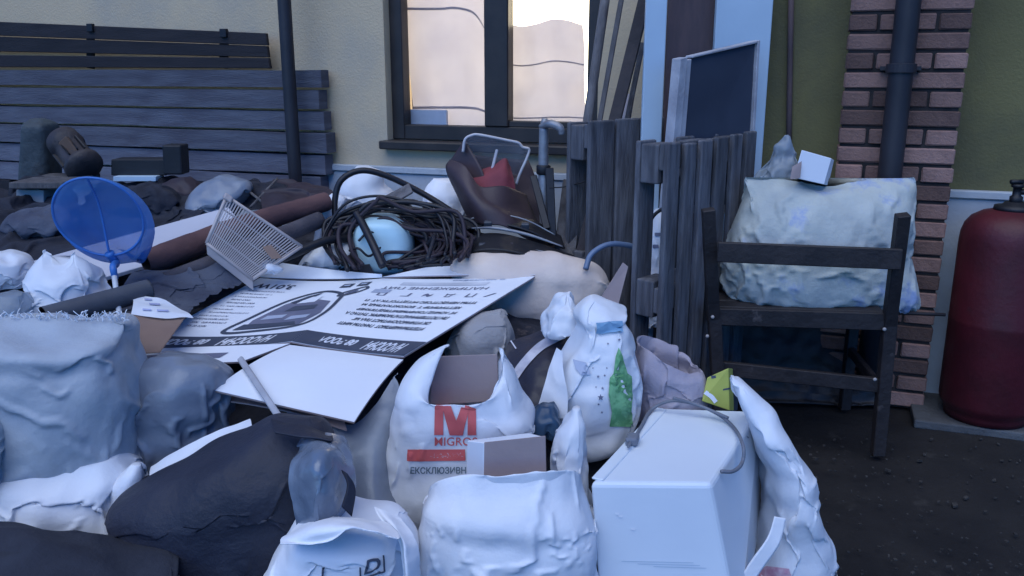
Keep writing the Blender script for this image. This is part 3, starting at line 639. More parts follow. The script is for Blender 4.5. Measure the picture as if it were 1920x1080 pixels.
# gas cylinder
gc = atH(1846, 777, .03); gr = 83 * 3.55 / 1600 * .985
t = Thing('gas_cylinder', 'tall dark red gas cylinder standing by the brick pier', 'gas cylinder')
gc = gc + np.array([0, .12, 0]) * 0; 
prof = [(gr * .86, 0), (gr * .86, .02), (gr * .9, .04), (gr * .97, .055), (gr, .075), (gr, .40), (gr * 1.006, .405), (gr * 1.006, .42), (gr, .425), (gr, .735), (gr * .985, .765), (gr * .93, .80), (gr * .82, .828), (gr * .62, .85), (gr * .38, .862), (gr * .2, .866)]
body = t.add('body', lathe(prof, gc, ns=56), M_gas, True)
vz = gc + ZZ * .862
t.add('neck_ring', lathe([(gr * .42, -.004), (gr * .40, .014), (gr * .26, .018), (gr * .2, .03)], vz, ns=28), M_black, True)
t.add('valve', join(lathe([(.022, .02), (.024, .05), (.016, .055), (.016, .085), (.024, .088), (.024, .098), (.012, .10)], vz, ns=16), tube([vz + [0, 0, .07], vz + [.04, -.03, .07]], .011, 3, 10, smooth=False), tube([vz + [-.03, 0, .108], vz + [.03, .006, .108]], .009, 3, 8, smooth=False)), M_black, True); t.done()
# ================================================================== BACK OF THE HEAP, LEFT
def box_px(x0, x1, y0, y1, F, dep, bev=.004, lean=0.0, dF=0.0):
    """upright box whose front face covers those pixels at distance F"""
    a, b, c, d = atF(x0, y1, F), atF(x1, y1, F + dF), atF(x1 + lean, y0, F + dF), atF(x0 + lean, y0, F)
    k = np.array([dF and 0, dep, 0]); return hexa([a, b, b + k, a + k, d, c, c + k, d + k], bev)
single('pale_canister', 'grey-green upright canister among the junk before the planks', 'canister', bag([(338, 48, 104, .9), (330, 46, 106, 1), (270, 50, 104, 1), (238, 52, 100, 1), (228, 56, 92, .7), (222, 62, 80, .3)], 4.15, .09, 40, 40, 4, seed=51, su=1, sv=1, amp=.001), mat('grey_green_plastic', (0.062, 0.078, 0.085), (0.035, 0.045, 0.052), .65, 9, bump=.3, dirt=(0.03, 0.028, 0.03), dscale=6, dlim=(.5, .65)), True)
t = Thing('old_motor', 'dark rusty motor with a slanting housing among the junk by the planks', 'motor')
mc = atF(140, 290, 4.0); ax = unit(atF(195, 345, 3.85) - atF(120, 255, 4.05))
t.add('housing', lathe([(.05, -.13), (.075, -.12), (.08, -.06), (.07, -.05), (.07, .07), (.085, .075), (.085, .1), (.05, .12)], mc, ax, 24), mat('motor', (0.024, 0.022, 0.026), (0.05, 0.04, 0.04), .6, 10, bump=.3), True)
for k in range(7): 
    a = k * .9; q = unit(np.cross(ax, [math.cos(a), math.sin(a), .4])); t.add('cooling_fin', beam(mc - ax * .04 + q * .07, mc + ax * .06 + q * .07, .03, .006, np.cross(ax, q)), M_black)
t.add('bracket', beam(atF(118, 262, 3.95), atF(150, 300, 3.93), .05, .02), mat('rust', (0.12, 0.08, 0.06), None, .9)); t.done()
single('black_beam', 'short black beam lying in front of the grey planks', 'beam', box_px(208, 312, 299, 329, 4.0, .12), M_black)
single('black_block', 'black tapered block standing at the end of the short black beam', 'block', box_px(306, 342, 272, 328, 3.95, .1, .008, -3), M_black)
single('pale_strip', 'thin pale strip lying under the short black beam', 'strip', box_px(212, 292, 331, 340, 3.95, .1, .002), M_white)
t = Thing('lidded_crate', 'pale crate under a dark plank lid in the dark junk by the wall', 'crate')
t.add('box', box_px(30, 82, 356, 404, 3.75, .25), mat('dull_white', (0.30, 0.32, 0.34), None, .7)); t.add('lid', box_px(16, 118, 342, 354, 3.7, .35), M_oldwood); t.done()
single('white_lath', 'short white painted lath lying on dark rags near the lidded crate', 'lath', box_px(-40, 92, 399, 410, 3.5, .06, .003), M_white)
def rag(label, rows, seed, m, nm='dark_rag', cat_='rag', su=1.14, sv=1.14, amp=0, freq=9, lump=.03, **kw):
    single(nm, label, cat_, px_sheet(rows, seed=seed, su=su, sv=sv, lump=lump, lscale=.14, **kw), m, True)
rag('dark rags heaped to the left below the lidded crate', [[(-120, 345, 4.0), (20, 355, 4.0), (130, 340, 4.0)], [(-120, 410, 3.6), (20, 400, 3.55), (140, 395, 3.6)], [(-120, 470, 3.3), (30, 445, 3.3), (130, 435, 3.4)], [(-120, 520, 3.12), (30, 497, 3.14), (140, 466, 3.24)]], 61, M_rag, lump=.03)
rag('dark rags heaped between the blue net and the dark post', [[(190, 345, 4.1), (300, 335, 4.1), (420, 340, 4.1), (560, 345, 4.1)], [(170, 385, 3.8), (300, 352, 3.85), (420, 358, 3.9), (580, 352, 3.9)], [(160, 425, 3.55), (300, 392, 3.65), (420, 372, 3.75), (590, 366, 3.8)], [(150, 462, 3.26), (300, 422, 3.48), (420, 390, 3.66), (590, 382, 3.72)]], 62, M_rag, nv=60, nu=60, lump=.03)
rag('plum coloured rag crumpled beside the foot of the dark post', [[(520, 335, 3.95), (600, 345, 3.95)], [(500, 360, 3.7), (615, 358, 3.75)], [(500, 385, 3.55), (610, 378, 3.6)]], 63, M_plum)
V, F = bag([(405, 360, 440, .8), (380, 352, 455, 1), (355, 365, 470, .9), (335, 385, 465, .5), (328, 410, 440, .2)], 3.75, .12, 60, 40, 2.3, seed=64, su=1.1, sv=1.1, amp=.02, freq=12)
single('grey_film_bag', 'crumpled blue-grey film bag lying in front of the planks near the post', 'bag', (V, F), M_filmgrey, True)
for k, (a, b) in enumerate((((430, 330, 3.9), (500, 385, 3.6)), ((470, 388, 3.6), (520, 335, 3.85)))):
    single('thin_stick', ['thin pale stick crossing the rags, sloping down to the right', 'thin pale stick crossing the rags, sloping up to the right'][k], 'stick', tube([atF(*a), atF(*b)], .006, 5, 6, smooth=False), M_oldwood, True)

for k, (rows, F_, dp, m_, sd, lb) in enumerate((
        ([(385, 20, 120, .8), (368, 14, 128, 1), (345, 26, 118, .9), (328, 50, 96, .4)], 3.95, .1, M_rag, 171, 'lumpy black bag beside the lidded crate'),
        ([(440, 20, 130, .8), (420, 10, 140, 1), (398, 24, 130, .8), (386, 50, 100, .3)], 3.42, .1, M_jean, 172, 'dull blue-grey cloth bundle below the short white lath'),
        ([(400, 215, 330, .8), (380, 205, 340, 1), (358, 225, 325, .8), (344, 255, 300, .3)], 3.72, .11, M_rag, 173, 'lumpy black bag right behind the blue net hoop'),
        ([(380, 290, 385, .8), (362, 284, 392, 1), (342, 300, 380, .8), (330, 320, 360, .3)], 3.9, .1, M_plum, 174, 'plum coloured bundle below the black tapered block'),
        ([(378, 440, 540, .8), (364, 432, 548, 1), (350, 448, 540, .8), (340, 470, 515, .3)], 3.86, .1, M_rag, 175, 'flat black bag lying left of the dark post foot'))):
    single('junk_bundle', lb, 'bundle', bag(rows, F_, dp, 60, 40, 2.3, seed=sd, su=1.12, sv=1.12, lump=.05, lscale=.09), m_, True)
# long white board, rolls, rack, hose
def P4(tl, tr, br, bl, t_, m, name, label, cat_):
    q = [atF(*p) for p in (tl, tr, br, bl)]; n = unit(np.cross(q[1] - q[0], q[3] - q[0])); n = n if n[2] > 0 else -n
    single(name, label, cat_, hexa([x - n * t_ for x in (q[3], q[2], q[1], q[0])] + [q[3], q[2], q[1], q[0]], .002, 1), m)
P4((22, 500, 3.05), (428, 388, 3.62), (470, 440, 3.32), (70, 556, 2.82), .016, mat('lilac_white_board', (0.50, 0.50, 0.55), (0.44, 0.44, 0.49), .5, 2), 'white_long_board', 'long pale board lying slanted behind the blue net', 'board')
t = Thing('brown_red_roll', 'brown-red rolled carpet lying slanted across the pale board', 'roll')
a, b = atF(272, 492, 2.98), atF(612, 378, 3.55); d = unit(b - a)
V, F = tube([a, a * .9 + b * .1, (a + b) / 2 + [0, 0, .012], b], [.040, .048, .044, .04], 40, 20, caps=False); Vi, Fi = tube([a + d * .001, a * .95 + b * .05, a * .8 + b * .2], [.036, .040, .038], 14, 20, caps=False)
V = V + normals(V, F) * (.004 * vnoise(V, 22, 3))[:, None]
t.add('cover', (V, F), M_redroll, True); t.add('hollow', (Vi, [f[::-1] for f in Fi]), M_black, True); t.add('core_stop', lathe([(.038, 0), (.02, .004)], a + d * .06, d, 16), M_black)
t.add('torn_scrap', px_sheet([[(335, 447, 3.1), (356, 437, 3.1)], [(333, 458, 3.1), (352, 456, 3.1)]], nv=6, nu=6, thick=.002), M_redroll); t.done()
single('grey_roll', 'dull grey roll lying under the brown-red rolled carpet', 'roll', tube([atF(310, 524, 2.93), atF(430, 482, 3.08), atF(600, 412, 3.42)], [.026, .034, .034], 40, 16), M_greyroll, True)
def rack():
    t = Thing('plastic_rack', 'beige plastic slatted rack tilted against the brown-red roll', 'rack')
    A, B, C_, D = atF(425, 368, 3.06), atF(566, 462, 3.12), atF(474, 524, 3.0), atF(387, 456, 2.96)
    n = unit(np.cross(B - A, D - A)); n = n if n[1] < 0 else -n
    def P(u, v): return (A * (1 - u) + B * u) * (1 - v) + (D * (1 - u) + C_ * u) * v
    for s, e in ((P(0, 0), P(1, 0)), (P(1, 0), P(1, 1)), (P(1, 1), P(0, 1)), (P(0, 1), P(0, 0))): t.add('rim', tube([s, e], .006, 4, 8, smooth=False), M_rack, True)
    for k in range(1, 30): t.add('slat', beam(P(k / 30, .01), P(k / 30, .99), .0045, .004, n, 0), M_rack)
    for v in (.25, .5, .75): t.add('crossbar', beam(P(.01, v) - n * .004, P(.99, v) - n * .004, .005, .003, n, 0), M_rack)
    t.add('side_wall', hexa([P(1, 1), P(0, 1), P(0, 1) - n * .004, P(1, 1) - n * .004, P(1, 1) - ZZ * .04 - n * .004, P(0, 1) - ZZ * .04, P(0, 1) - ZZ * .04 - n * .004, P(1, 1) - ZZ * .04 - n * .008], .001, 1), M_rack)
    t.add('handle', obox(P(0.02, .02), unit(B - A) * .016, unit(D - A) * .012, n * .012, .005), M_rack)
    t.done()
rack()
single('brown_tag', 'small brown card lying on the beige plastic rack', 'card', px_sheet([[(492, 462, 3.02), (508, 458, 3.03)], [(512, 482, 3.01), (530, 478, 3.02)]], nv=5, nu=5, thick=.003), M_card)
t = Thing('black_hose', 'stiff black hose end sticking out of the cable tangle toward the rack', 'hose')
t.add('hose', tube([atF(500, 496, 3.10), atF(545, 478, 3.15), atF(610, 452, 3.25), atF(660, 446, 3.36)], [.016, .017, .016, .016], 40, 14), M_black, True); t.add('nozzle', tube([atF(498, 500, 3.095), atF(512, 490, 3.112)], [.022, .02], 4, 14, smooth=False), mat('rusty_black', (0.04, 0.028, 0.028), None, .8), True); t.done()
V, F = bag([(512, 486, 525, .8), (500, 486, 528, 1), (490, 490, 512, .7), (486, 494, 505, .3)], 3.06, .03, 32, 24, 2.2, seed=70, su=1.1, sv=1.1, amp=.01, freq=25)
single('white_scrap', 'small crumpled white plastic scrap at the corner of the printed carton', 'scrap', (V, F), M_plast, True)

# ------------------------------------------------------------------ cables and what lies under them
V, F = bag([(400, 620, 750, .9), (372, 625, 745, 1), (345, 632, 722, .9), (322, 655, 715, .6), (312, 668, 690, .25)], 3.9, .14, 60, 44, 2.3, seed=71, su=1.09, sv=1.09, amp=.02, freq=12)
single('white_bag', 'white plastic bag showing through the top cable loop', 'bag', (V, F), M_plast, True)
V, F = bag([(470, 585, 640, .9), (440, 590, 640, 1), (400, 600, 645, .9), (372, 612, 650, .6), (362, 620, 640, .2)], 3.7, .08, 50, 40, 2.6, seed=72, su=1.07, sv=1.07, amp=.012, freq=14)
single('white_bag', 'narrow white bag standing behind the left side of the cable coil', 'bag', (V, F), M_plast2, True)
V, F = bag([(430, 800, 880, 1), (400, 795, 880, 1), (360, 795, 868, .9), (338, 815, 850, .4)], 3.85, .12, 50, 40, 2.4, seed=73, su=1.07, sv=1.07, amp=.015, freq=12)
single('white_bag', 'greyish white bag against the plinth left of the maroon bin', 'bag', (V, F), M_paper, True)
V, F = bag([(500, 560, 680, .9), (480, 570, 680, 1), (460, 590, 670, .8), (450, 610, 650, .3)], 3.36, .10, 50, 40, 2.4, seed=74, su=1.08, sv=1.08, amp=.015, freq=14)
single('white_bag', 'crumpled white bag under the black hose end', 'bag', (V, F), M_plast, True)
t = Thing('cyan_canister', 'rounded pale cyan plastic canister lying inside the cable coil', 'canister')
t.add('body', bag([(505, 668, 772, .8), (492, 662, 776, 1), (455, 662, 776, 1), (428, 668, 768, 1), (412, 678, 752, .9), (404, 694, 735, .5)], 3.42, .13, 56, 44, 3.2, seed=75, su=1, sv=1, amp=.0), M_cyan, True); t.done()
V, F = bag([(470, 730, 815, .9), (440, 705, 815, 1), (415, 700, 805, 1), (395, 690, 790, .8), (385, 710, 770, .3)], 3.64, .1, 56, 44, 2.4, seed=76, su=1.06, sv=1.06, amp=.012)
single('white_bag', 'pale blue-white bag behind the cyan canister', 'bag', (V, F), M_plast, True)
def cable(pts, r_, n=90, m=M_cable): return tube([atF(p[0], p[1], p[2] + .24) for p in pts], r_ * 1.06, n, 8)
single('thick_cable', 'thick black cable arching high over the coil', 'cable', cable([(636, 470, 3.25), (630, 420, 3.3), (628, 375, 3.34), (640, 338, 3.36), (675, 320, 3.38), (720, 328, 3.4), (780, 356, 3.42), (840, 392, 3.4), (890, 430, 3.35)], .0125), M_cable, True)
single('thick_cable', 'thick black cable running down across the cyan canister', 'cable', cable([(668, 400, 3.12), (680, 420, 3.07), (700, 460, 2.98), (718, 500, 2.93)], .015, 40), M_cable, True)
single('thin_cable', 'thin dark cable loop curling over the cyan canister', 'cable', cable([(672, 452, 3.04), (690, 436, 3.05), (712, 440, 3.06), (718, 456, 3.06), (705, 472, 3.04), (690, 480, 3.0), (672, 466, 3.0), (655, 470, 3.02)], .0045, 60), M_cable, True)
labs = []
# the coil: many strands that sweep in an arch from lower left over the canister to lower right
for k in range(34):
    r5 = random.Random(100 + k); j = lambda s: r5.uniform(-s, s)
    top = r5.uniform(372, 418); lx = r5.uniform(600, 662); rx = r5.uniform(800, 905); Fk = r5.uniform(3.08, 3.4)
    pts = [(lx + 25 + j(12), 500 + j(8), Fk - .2), (lx + j(8), 462 + j(12), Fk - .08), (lx + 8 + j(8), 425 + j(10), Fk), (lx + 50 + j(14), top + 8 + j(6), Fk + .02), (720 + j(25), top + j(7), Fk + .03),
           (775 + j(20), top + 14 + j(10), Fk + .02), (rx - 25 + j(15), top + 38 + j(14), Fk - .02), (rx + j(12), 455 + j(16), Fk - .1), (rx - 25 + j(20), 486 + j(10), Fk - .22)]
    if k % 5 == 0: pts = pts[2:]
    if k % 7 == 3: pts = pts[:6]
    single('coiled_cable', 'dark cable strand sweeping over in the big tangled coil', 'cable', cable(pts, r5.uniform(.005, .009), 60), M_plum if k % 3 == 1 else M_cable, True, group='strands of the tangled cable coil')
for k in range(7):
    r5 = random.Random(300 + k); j = lambda s: r5.uniform(-s, s); y0 = 404 + k * 5
    single('straight_cable', 'dark cable stretched slanting across the gap behind the cyan canister', 'cable', cable([(690 + j(15), y0 - 14, 3.36), (735 + j(5), y0 + 4 + j(3), 3.34), (790 + j(6), y0 + 24 + j(3), 3.3), (825, y0 + 34, 3.26)], r5.uniform(.004, .007), 30), M_cable, True, group='cables stretched behind the canister')
rag('black cloth bundle lying under the right half of the cable coil', [[(775, 430, 3.62), (830, 412, 3.66), (885, 425, 3.62)], [(757, 458, 3.46), (820, 446, 3.48), (895, 450, 3.48)], [(750, 482, 3.36), (815, 474, 3.36), (900, 475, 3.40)], [(755, 515, 3.25), (820, 510, 3.25), (900, 505, 3.28)]], 78, M_plum, 'black_cloth', 'cloth', lump=.05, nv=50, nu=50)
rag('dark cloth at the lower left of the cable coil', [[(630, 440, 3.5), (668, 445, 3.5)], [(620, 470, 3.36), (680, 472, 3.36)], [(640, 515, 3.24), (700, 515, 3.24)]], 79, M_rag, 'black_cloth', 'cloth')
for k in range(22):
    r5 = random.Random(500 + k); j = lambda s_: r5.uniform(-s_, s_); x0 = 752 + j(22) + k * 3.5
    single('coiled_cable', 'dark cable strand sweeping over in the big tangled coil', 'cable', cable([(x0 - 25, 398 + j(18) + k, 3.34), (x0 + 10 + j(16), 418 + j(14), 3.26), (x0 + 40 + j(20), 440 + j(14), 3.18), (x0 + 35 + j(26), 466 + j(10), 3.1), (x0 + 10 + j(40), 486 + j(12), 3.04), (x0 - 20 + j(30), 500 + j(8), 3.02)], r5.uniform(.005, .0085), 50), M_plum if k % 2 else M_cable, True, group='strands of the tangled cable coil')
rag('grey felt strip lying across the cable coil', [[(725, 368, 3.54), (768, 346, 3.56)], [(735, 385, 3.5), (775, 362, 3.52)]], 80, M_oldwood, 'felt_strip', 'strip', su=1.03, sv=1.03, amp=.004, nv=14, nu=14, thick=.008)

# ------------------------------------------------------------------ maroon bin with clear lid, tap pipe, black car trim
def bin_():
    t = Thing('maroon_bin', 'split maroon plastic bin holding a red cloth and a clear tub', 'bin')
    o_ = px_sheet([[(845, 300, 3.65), (872, 312, 3.57), (898, 350, 3.52), (945, 350, 3.54), (985, 366, 3.65)], [(838, 318, 3.63), (872, 345, 3.51), (908, 374, 3.47), (952, 388, 3.49), (1005, 414, 3.61)], [(862, 372, 3.59), (890, 385, 3.45), (930, 395, 3.43), (975, 420, 3.47), (1030, 450, 3.59)], [(880, 410, 3.57), (905, 420, 3.43), (945, 425, 3.41), (990, 450, 3.45), (1052, 480, 3.55)]], nv=36, nu=40, seed=82, su=1.02, sv=1.02, amp=.01, freq=8, thick=.006)
    t.add('shell', o_, M_maroon, True)
    t.add('split_side', px_sheet([[(838, 312, 3.70), (872, 262, 3.67)], [(860, 345, 3.65), (905, 320, 3.61)], [(885, 410, 3.61), (925, 390, 3.57)]], nv=18, nu=14, seed=83, su=1.03, sv=1.03, thick=.006), M_maroon, True)
    t.add('back_wall', px_sheet([[(880, 290, 3.83), (990, 300, 3.83)], [(900, 400, 3.75), (1040, 430, 3.75)]], nv=14, nu=14, seed=84, thick=.006), M_maroon, True)
    t.done()
bin_()
single('red_cloth', 'red cloth bunched inside the maroon bin', 'cloth', px_sheet([[(898, 318, 3.67), (925, 306, 3.65), (948, 296, 3.65), (958, 312, 3.67)], [(890, 335, 3.61), (920, 328, 3.59), (945, 322, 3.59), (962, 335, 3.61)], [(885, 355, 3.58), (920, 352, 3.55), (948, 352, 3.56), (965, 365, 3.58)]], nv=24, nu=26, seed=85, su=1.08, sv=1.06, amp=.012, freq=12), M_redcloth, True)
def tub():
    t = Thing('clear_tub', 'clear plastic tub with a pale notched rim tipped up in the maroon bin', 'tub')
    rim = [(868, 285), (872, 262), (884, 254), (900, 253), (950, 263), (972, 268), (980, 276), (992, 280), (988, 296), (975, 325), (968, 345)]
    R3 = [atF(x, y, 3.64 + (x - 868) * .0004) for x, y in rim]; low = [atF(x * .7 + 928 * .3, 318 + (y - 318) * .3 + 22, 3.78) for x, y in rim]
    mid = [a * .5 + b * .5 for a, b in zip(R3, low)]
    t.add('wall', sheet([R3, mid, low], nv=16, nu=60, su=1, sv=1, thick=.003), M_clear, True); t.add('rim', tube(R3, .006, 80, 8), M_rim, True)
    t.add('divider', beam(atF(921, 325, 3.64), atF(932, 280, 3.66), .012, .006), M_rim); t.done()
tub()
t = Thing('tap_standpipe', 'grey galvanised standpipe with a tap, in front of the window sill', 'standpipe')
t.add('pipe', tube([atF(1020, 236, 3.6), atF(1019, 330, 3.6), atF(1022, 470, 3.58)], [.020, .022, .02], 20, 12), M_galv, True)
t.add('tap_body', join(tube([atF(1014, 238, 3.6), atF(1032, 232, 3.56), atF(1050, 240, 3.54), atF(1053, 252, 3.54)], [.012, .018, .017, .012], 16, 10), lathe([(.014, 0), (.018, .01), (.012, .03)], atF(1021, 236, 3.6), ns=12)), M_galv, True)
t.add('collar', lathe([(.026, -.02), (.03, -.015), (.03, .015), (.026, .02)], atF(1019, 318, 3.6), ns=16), M_black, True); t.done()
single('dark_stand', 'dark jagged metal upright next to the standpipe', 'upright', join(beam(atF(1030, 315, 3.58), atF(1036, 460, 3.5), .035, .02), beam(atF(1000, 330, 3.62), atF(1026, 430, 3.5), .03, .02)), M_black)
single('wire', 'thin wire running from the standpipe to the pallet', 'wire', tube([atF(1030, 352, 3.55), atF(1060, 350, 3.55), atF(1098, 340, 3.52)], .003, 20, 6), M_black, True)
def trim(label, rows, seed, m=M_black): single('car_trim', label, 'car trim', px_sheet(rows, nv=16, nu=50, seed=seed, su=1.01, sv=1.01, amp=.004, thick=.008), m, True)
trim('upper curved black car trim lying below the maroon bin', [[(872, 408, 3.58), (930, 402, 3.56), (990, 412, 3.54), (1050, 445, 3.54)], [(875, 432, 3.46), (930, 422, 3.42), (990, 436, 3.40), (1058, 468, 3.42)]], 86)
trim('lower curved black car trim lying on the heap below the maroon bin', [[(868, 448, 3.42), (930, 440, 3.38), (1000, 456, 3.36), (1075, 482, 3.38)], [(860, 478, 3.28), (930, 470, 3.24), (1000, 484, 3.24), (1080, 502, 3.26)]], 87)
for k, (pts, lab) in enumerate((([(882, 410, 3.48), (930, 402, 3.46), (985, 412, 3.44), (1040, 440, 3.43)], 'thin bright moulding along the upper black car trim'), ([(884, 428, 3.41), (930, 428, 3.36), (990, 440, 3.34), (1055, 462, 3.34)], 'broad bright moulding between the black car trims'), ([(960, 462, 3.31), (1010, 470, 3.30), (1050, 478, 3.30)], 'short bright moulding at the right of the lower black car trim'))):
    single('bright_moulding', lab, 'moulding', tube([atF(x, y, F) for x, y, F in pts], [.003, .007, .007, .003] if k == 1 else .003, 40, 6), M_galv, True)
for k, (x, y, lab) in enumerate(((915, 420, 'square grey clip on the upper black car trim, left one'), (985, 424, 'square grey clip on the upper black car trim, right one'), (955, 462, 'round grey lamp set in the lower black car trim'), (905, 462, 'small grey fitting on the left end of the lower black car trim'))):
    single('trim_clip', lab, 'clip', obox(atF(x, y, 3.30 if y > 440 else 3.41), [.016, 0, 0], [0, .008, .004], [0, -.004, .012], .004), mat('clip_grey', (0.06, 0.065, 0.08), None, .4))

# behind the pallets
V, F = bag([(600, 1190, 1275, 1), (560, 1190, 1275, 1), (500, 1200, 1268, 1), (440, 1210, 1265, .9), (400, 1222, 1258, .5), (388, 1235, 1252, .2)], 3.45, .12, 60, 50, 2.6, seed=90, su=1.07, sv=1.07, amp=.014)
bt = (V, F); t = Thing('printed_sack', 'white sack with dark print seen through the gap in the ribbed pallet', 'sack'); t.add('sack', bt, M_plast2, True)
bv = bvh_of(bt)
for x, y, w_, h_ in ((1234, 440, 10, 6), (1230, 462, 9, 7), (1232, 520, 14, 4), (1228, 534, 18, 3), (1230, 546, 16, 4)):
    q = project([(x - w_ / 2, y - h_ / 2), (x + w_ / 2, y - h_ / 2), (x + w_ / 2, y + h_ / 2), (x - w_ / 2, y + h_ / 2)], [(0, 1, 2, 3)], bv, .006)
    if len(q[0]): t.add('print_mark', q, M_inkm, parent=0)
t.done()
single('blue_hose', 'blue-grey hose looping beside the foot of the ribbed pallet', 'hose', tube([atF(1098, 505, 3.15), atF(1108, 478, 3.18), atF(1135, 460, 3.2), (atF(1165, 458, 3.22)), atF(1195, 470, 3.25), atF(1215, 520, 3.3)], .011, 50, 10), M_bluehose, True)
single('black_cable', 'short black cable curving inside the ribbed pallet gap', 'cord', tube([atF(1212, 430, 3.3), atF(1228, 402, 3.3), atF(1262, 380, 3.3)], .007, 20, 8), M_black, True)
single('pale_offcut', 'pale triangular offcut standing between the beige pillow and the pallet', 'offcut', hexa([atF(1122, 565, 2.95), atF(1160, 570, 2.95), atF(1160, 570, 2.97), atF(1122, 565, 2.97), atF(1168, 492, 2.98), atF(1178, 500, 2.98), atF(1178, 500, 3.0), atF(1168, 492, 3.0)], .001, 1), M_cardgrey)
single('pale_plank_end', 'grey board leaning at the left foot of the pallet under the poles', 'board', beam(atF(1075, 340, 3.7), atF(1058, 480, 3.5), .09, .02), M_oldwood)

# ================================================================== PRINTED CARTON LAID FLAT
def carton():
    t = Thing('printed_carton', 'large flattened white carton with upside-down dark printing spread over the heap', 'carton')
    def pan(q, sag=0.0, bow=0.0):
        q = [np.asarray(p) for p in q]
        def f(u, v):
            p = (q[0] * (1 - u) + q[1] * u) * (1 - v) + (q[3] * (1 - u) + q[2] * u) * v
            return p + ZZ * (sag * 4 * u * (1 - u) + bow * 4 * v * (1 - v))
        return f
    A, B, C_ = atH(250, 652, .585), atH(546, 640, .615), atH(757, 668, .585)
    D, E, G = atH(487, 521, .66), atH(716, 522, .645), atH(1003, 518, .67)
    PL = pan([A, B, E, D], -.012); PR = pan([B, C_, G, E], -.006)
    def panel(f, nm, m=M_cardw, t_=.006, nu=22, nv=16, parent=None, label=None):
        V = np.array([f(u, v) for v in np.linspace(0, 1, nv) for u in np.linspace(0, 1, nu)])
        if normals(V, grid_faces(nv, nu))[:, 2].mean() < 0: V = V.reshape(nv, nu, 3)[:, ::-1].reshape(-1, 3)
        p_ = t.add(nm, thicken(V, nv, nu, .0012), m, parent=parent, label=label); N_ = normals(V, grid_faces(nv, nu)); t.add('corrugated_core', thicken(V - N_ * .0014, nv, nu, t_ - .001), M_cardgrey, parent=p_); return p_
    pl = panel(PL, 'panel', label='carton panel with a machine drawing'); pr = panel(PR, 'panel', label='carton panel with lines of text')
    def nrm(f, u, v):
        e = .01; n = np.cross(f(u + e, v) - f(u - e, v), f(u, v + e) - f(u, v - e)); return unit(n if n[2] > 0 else -n)
    def lay(f, par, V2, F, m, nm, lift=.0015):
        V2, F = refine(V2, F, .05); V = np.array([f(u, v) + nrm(f, u, v) * lift for u, v in V2]); t.add(nm, (V, F), m, parent=par)
    def quad(f, par, u0, u1, v0, v1, m, nm, lift=.0015): lay(f, par, np.array([(u0, v0), (u1, v0), (u1, v1), (u0, v1)]), [(0, 1, 2, 3)], m, nm, lift)
    def txt(f, par, s, u, v, wid, hgt, m, nm, bold=.02, lift=.0015, shear=0):
        V2, F = text2d(s, bold, shear); V2 = V2 / (V2.max(0) - V2.min(0)); lay(f, par, np.stack([u - V2[:, 0] * wid, v - V2[:, 1] * hgt], 1), F, m, nm, lift)
    sv = .145
    quad(PL, pl, 0.0, 1, 0.0, sv, M_ink, 'printed_band'); quad(PR, pr, 0.0, 1, 0.0, sv, M_ink, 'printed_band')
    M_lett = mat('white_ink', (0.70, 0.72, 0.78), None, .6)
    txt(PL, pl, 'НАСОСНЫ', .66, sv * .48, .34, .092, M_lett, 'lettering', .045, .003, .2); txt(PL, pl, '08 ЗООА', .26, sv * .5, .30, .07, M_lett, 'lettering', .045, .003, .2)
    txt(PR, pr, 'НАСОСНЫ', .74, sv * .46, .32, .092, M_lett, 'lettering', .045, .003, .2); txt(PR, pr, '08 ЗООА', .34, sv * .5, .30, .07, M_lett, 'lettering', .045, .003, .2)
    txt(PL, pl, '3,01W', .215, .885, .30, .085, M_ink, 'lettering', .03)
    r6 = random.Random(5)
    for k in range(12):
        v = .80 - k * .047; w_ = r6.choice([.14, .24, .28, .20]); c = .02 + w_ / 2 + r6.uniform(.02, .07); s = ''.join(r6.choice('нопрстаеимгк  ') for _ in range(int(w_ * 90)))
        txt(PL, pl, s.strip() or 'но', c, v, w_, .020, M_inkm, 'text_line', .01)
    # machine drawing: a housing with a handle bow and a hose spout
    def poly(f, par, pts, m, nm, lift=.0015): lay(f, par, np.array(pts), [tuple(range(len(pts)))], m, nm, lift)
    def outline(f, par, pts, wd, m, nm, lift=.002, closed=True):
        C2 = cat(np.array([(x, y, 0) for x, y in pts]), 60, closed)[:, :2]; T = np.roll(C2, -1, 0) - np.roll(C2, 1, 0)
        if not closed: T[0], T[-1] = C2[1] - C2[0], C2[-1] - C2[-2]
        Nn = np.stack([-T[:, 1], T[:, 0]], 1); Nn /= np.linalg.norm(Nn, axis=1)[:, None] + 1e-9
        V2 = np.concatenate([C2 - Nn * wd, C2 + Nn * wd]); n = len(C2); F = [(i, (i + 1) % n, (i + 1) % n + n, i + n) for i in range(n if closed else n - 1)]; lay(f, par, V2, F, m, nm, lift)
    poly(PL, pl, [(.50, .24), (.86, .26), (.90, .42), (.84, .62), (.62, .70), (.52, .60), (.47, .36)], M_inkm, 'drawing_body')
    outline(PL, pl, [(.40, .20), (.62, .205), (.88, .25), (.935, .40), (.90, .60), (.84, .74), (.66, .80), (.50, .66), (.42, .38)], .014, M_ink, 'drawing_outline')
    poly(PL, pl, [(.60, .60), (.72, .62), (.72, .72), (.62, .70)], M_cardw, 'drawing_window', .0026); poly(PL, pl, [(.52, .36), (.66, .38), (.66, .43), (.53, .42)], M_inkl, 'drawing_detail', .0026)
    poly(PL, pl, [(.70, .34), (.84, .36), (.84, .41), (.71, .40)], M_inkl, 'drawing_detail', .0026); poly(PL, pl, [(.60, .48), (.80, .50), (.78, .57), (.62, .56)], M_ink, 'drawing_detail', .0026)
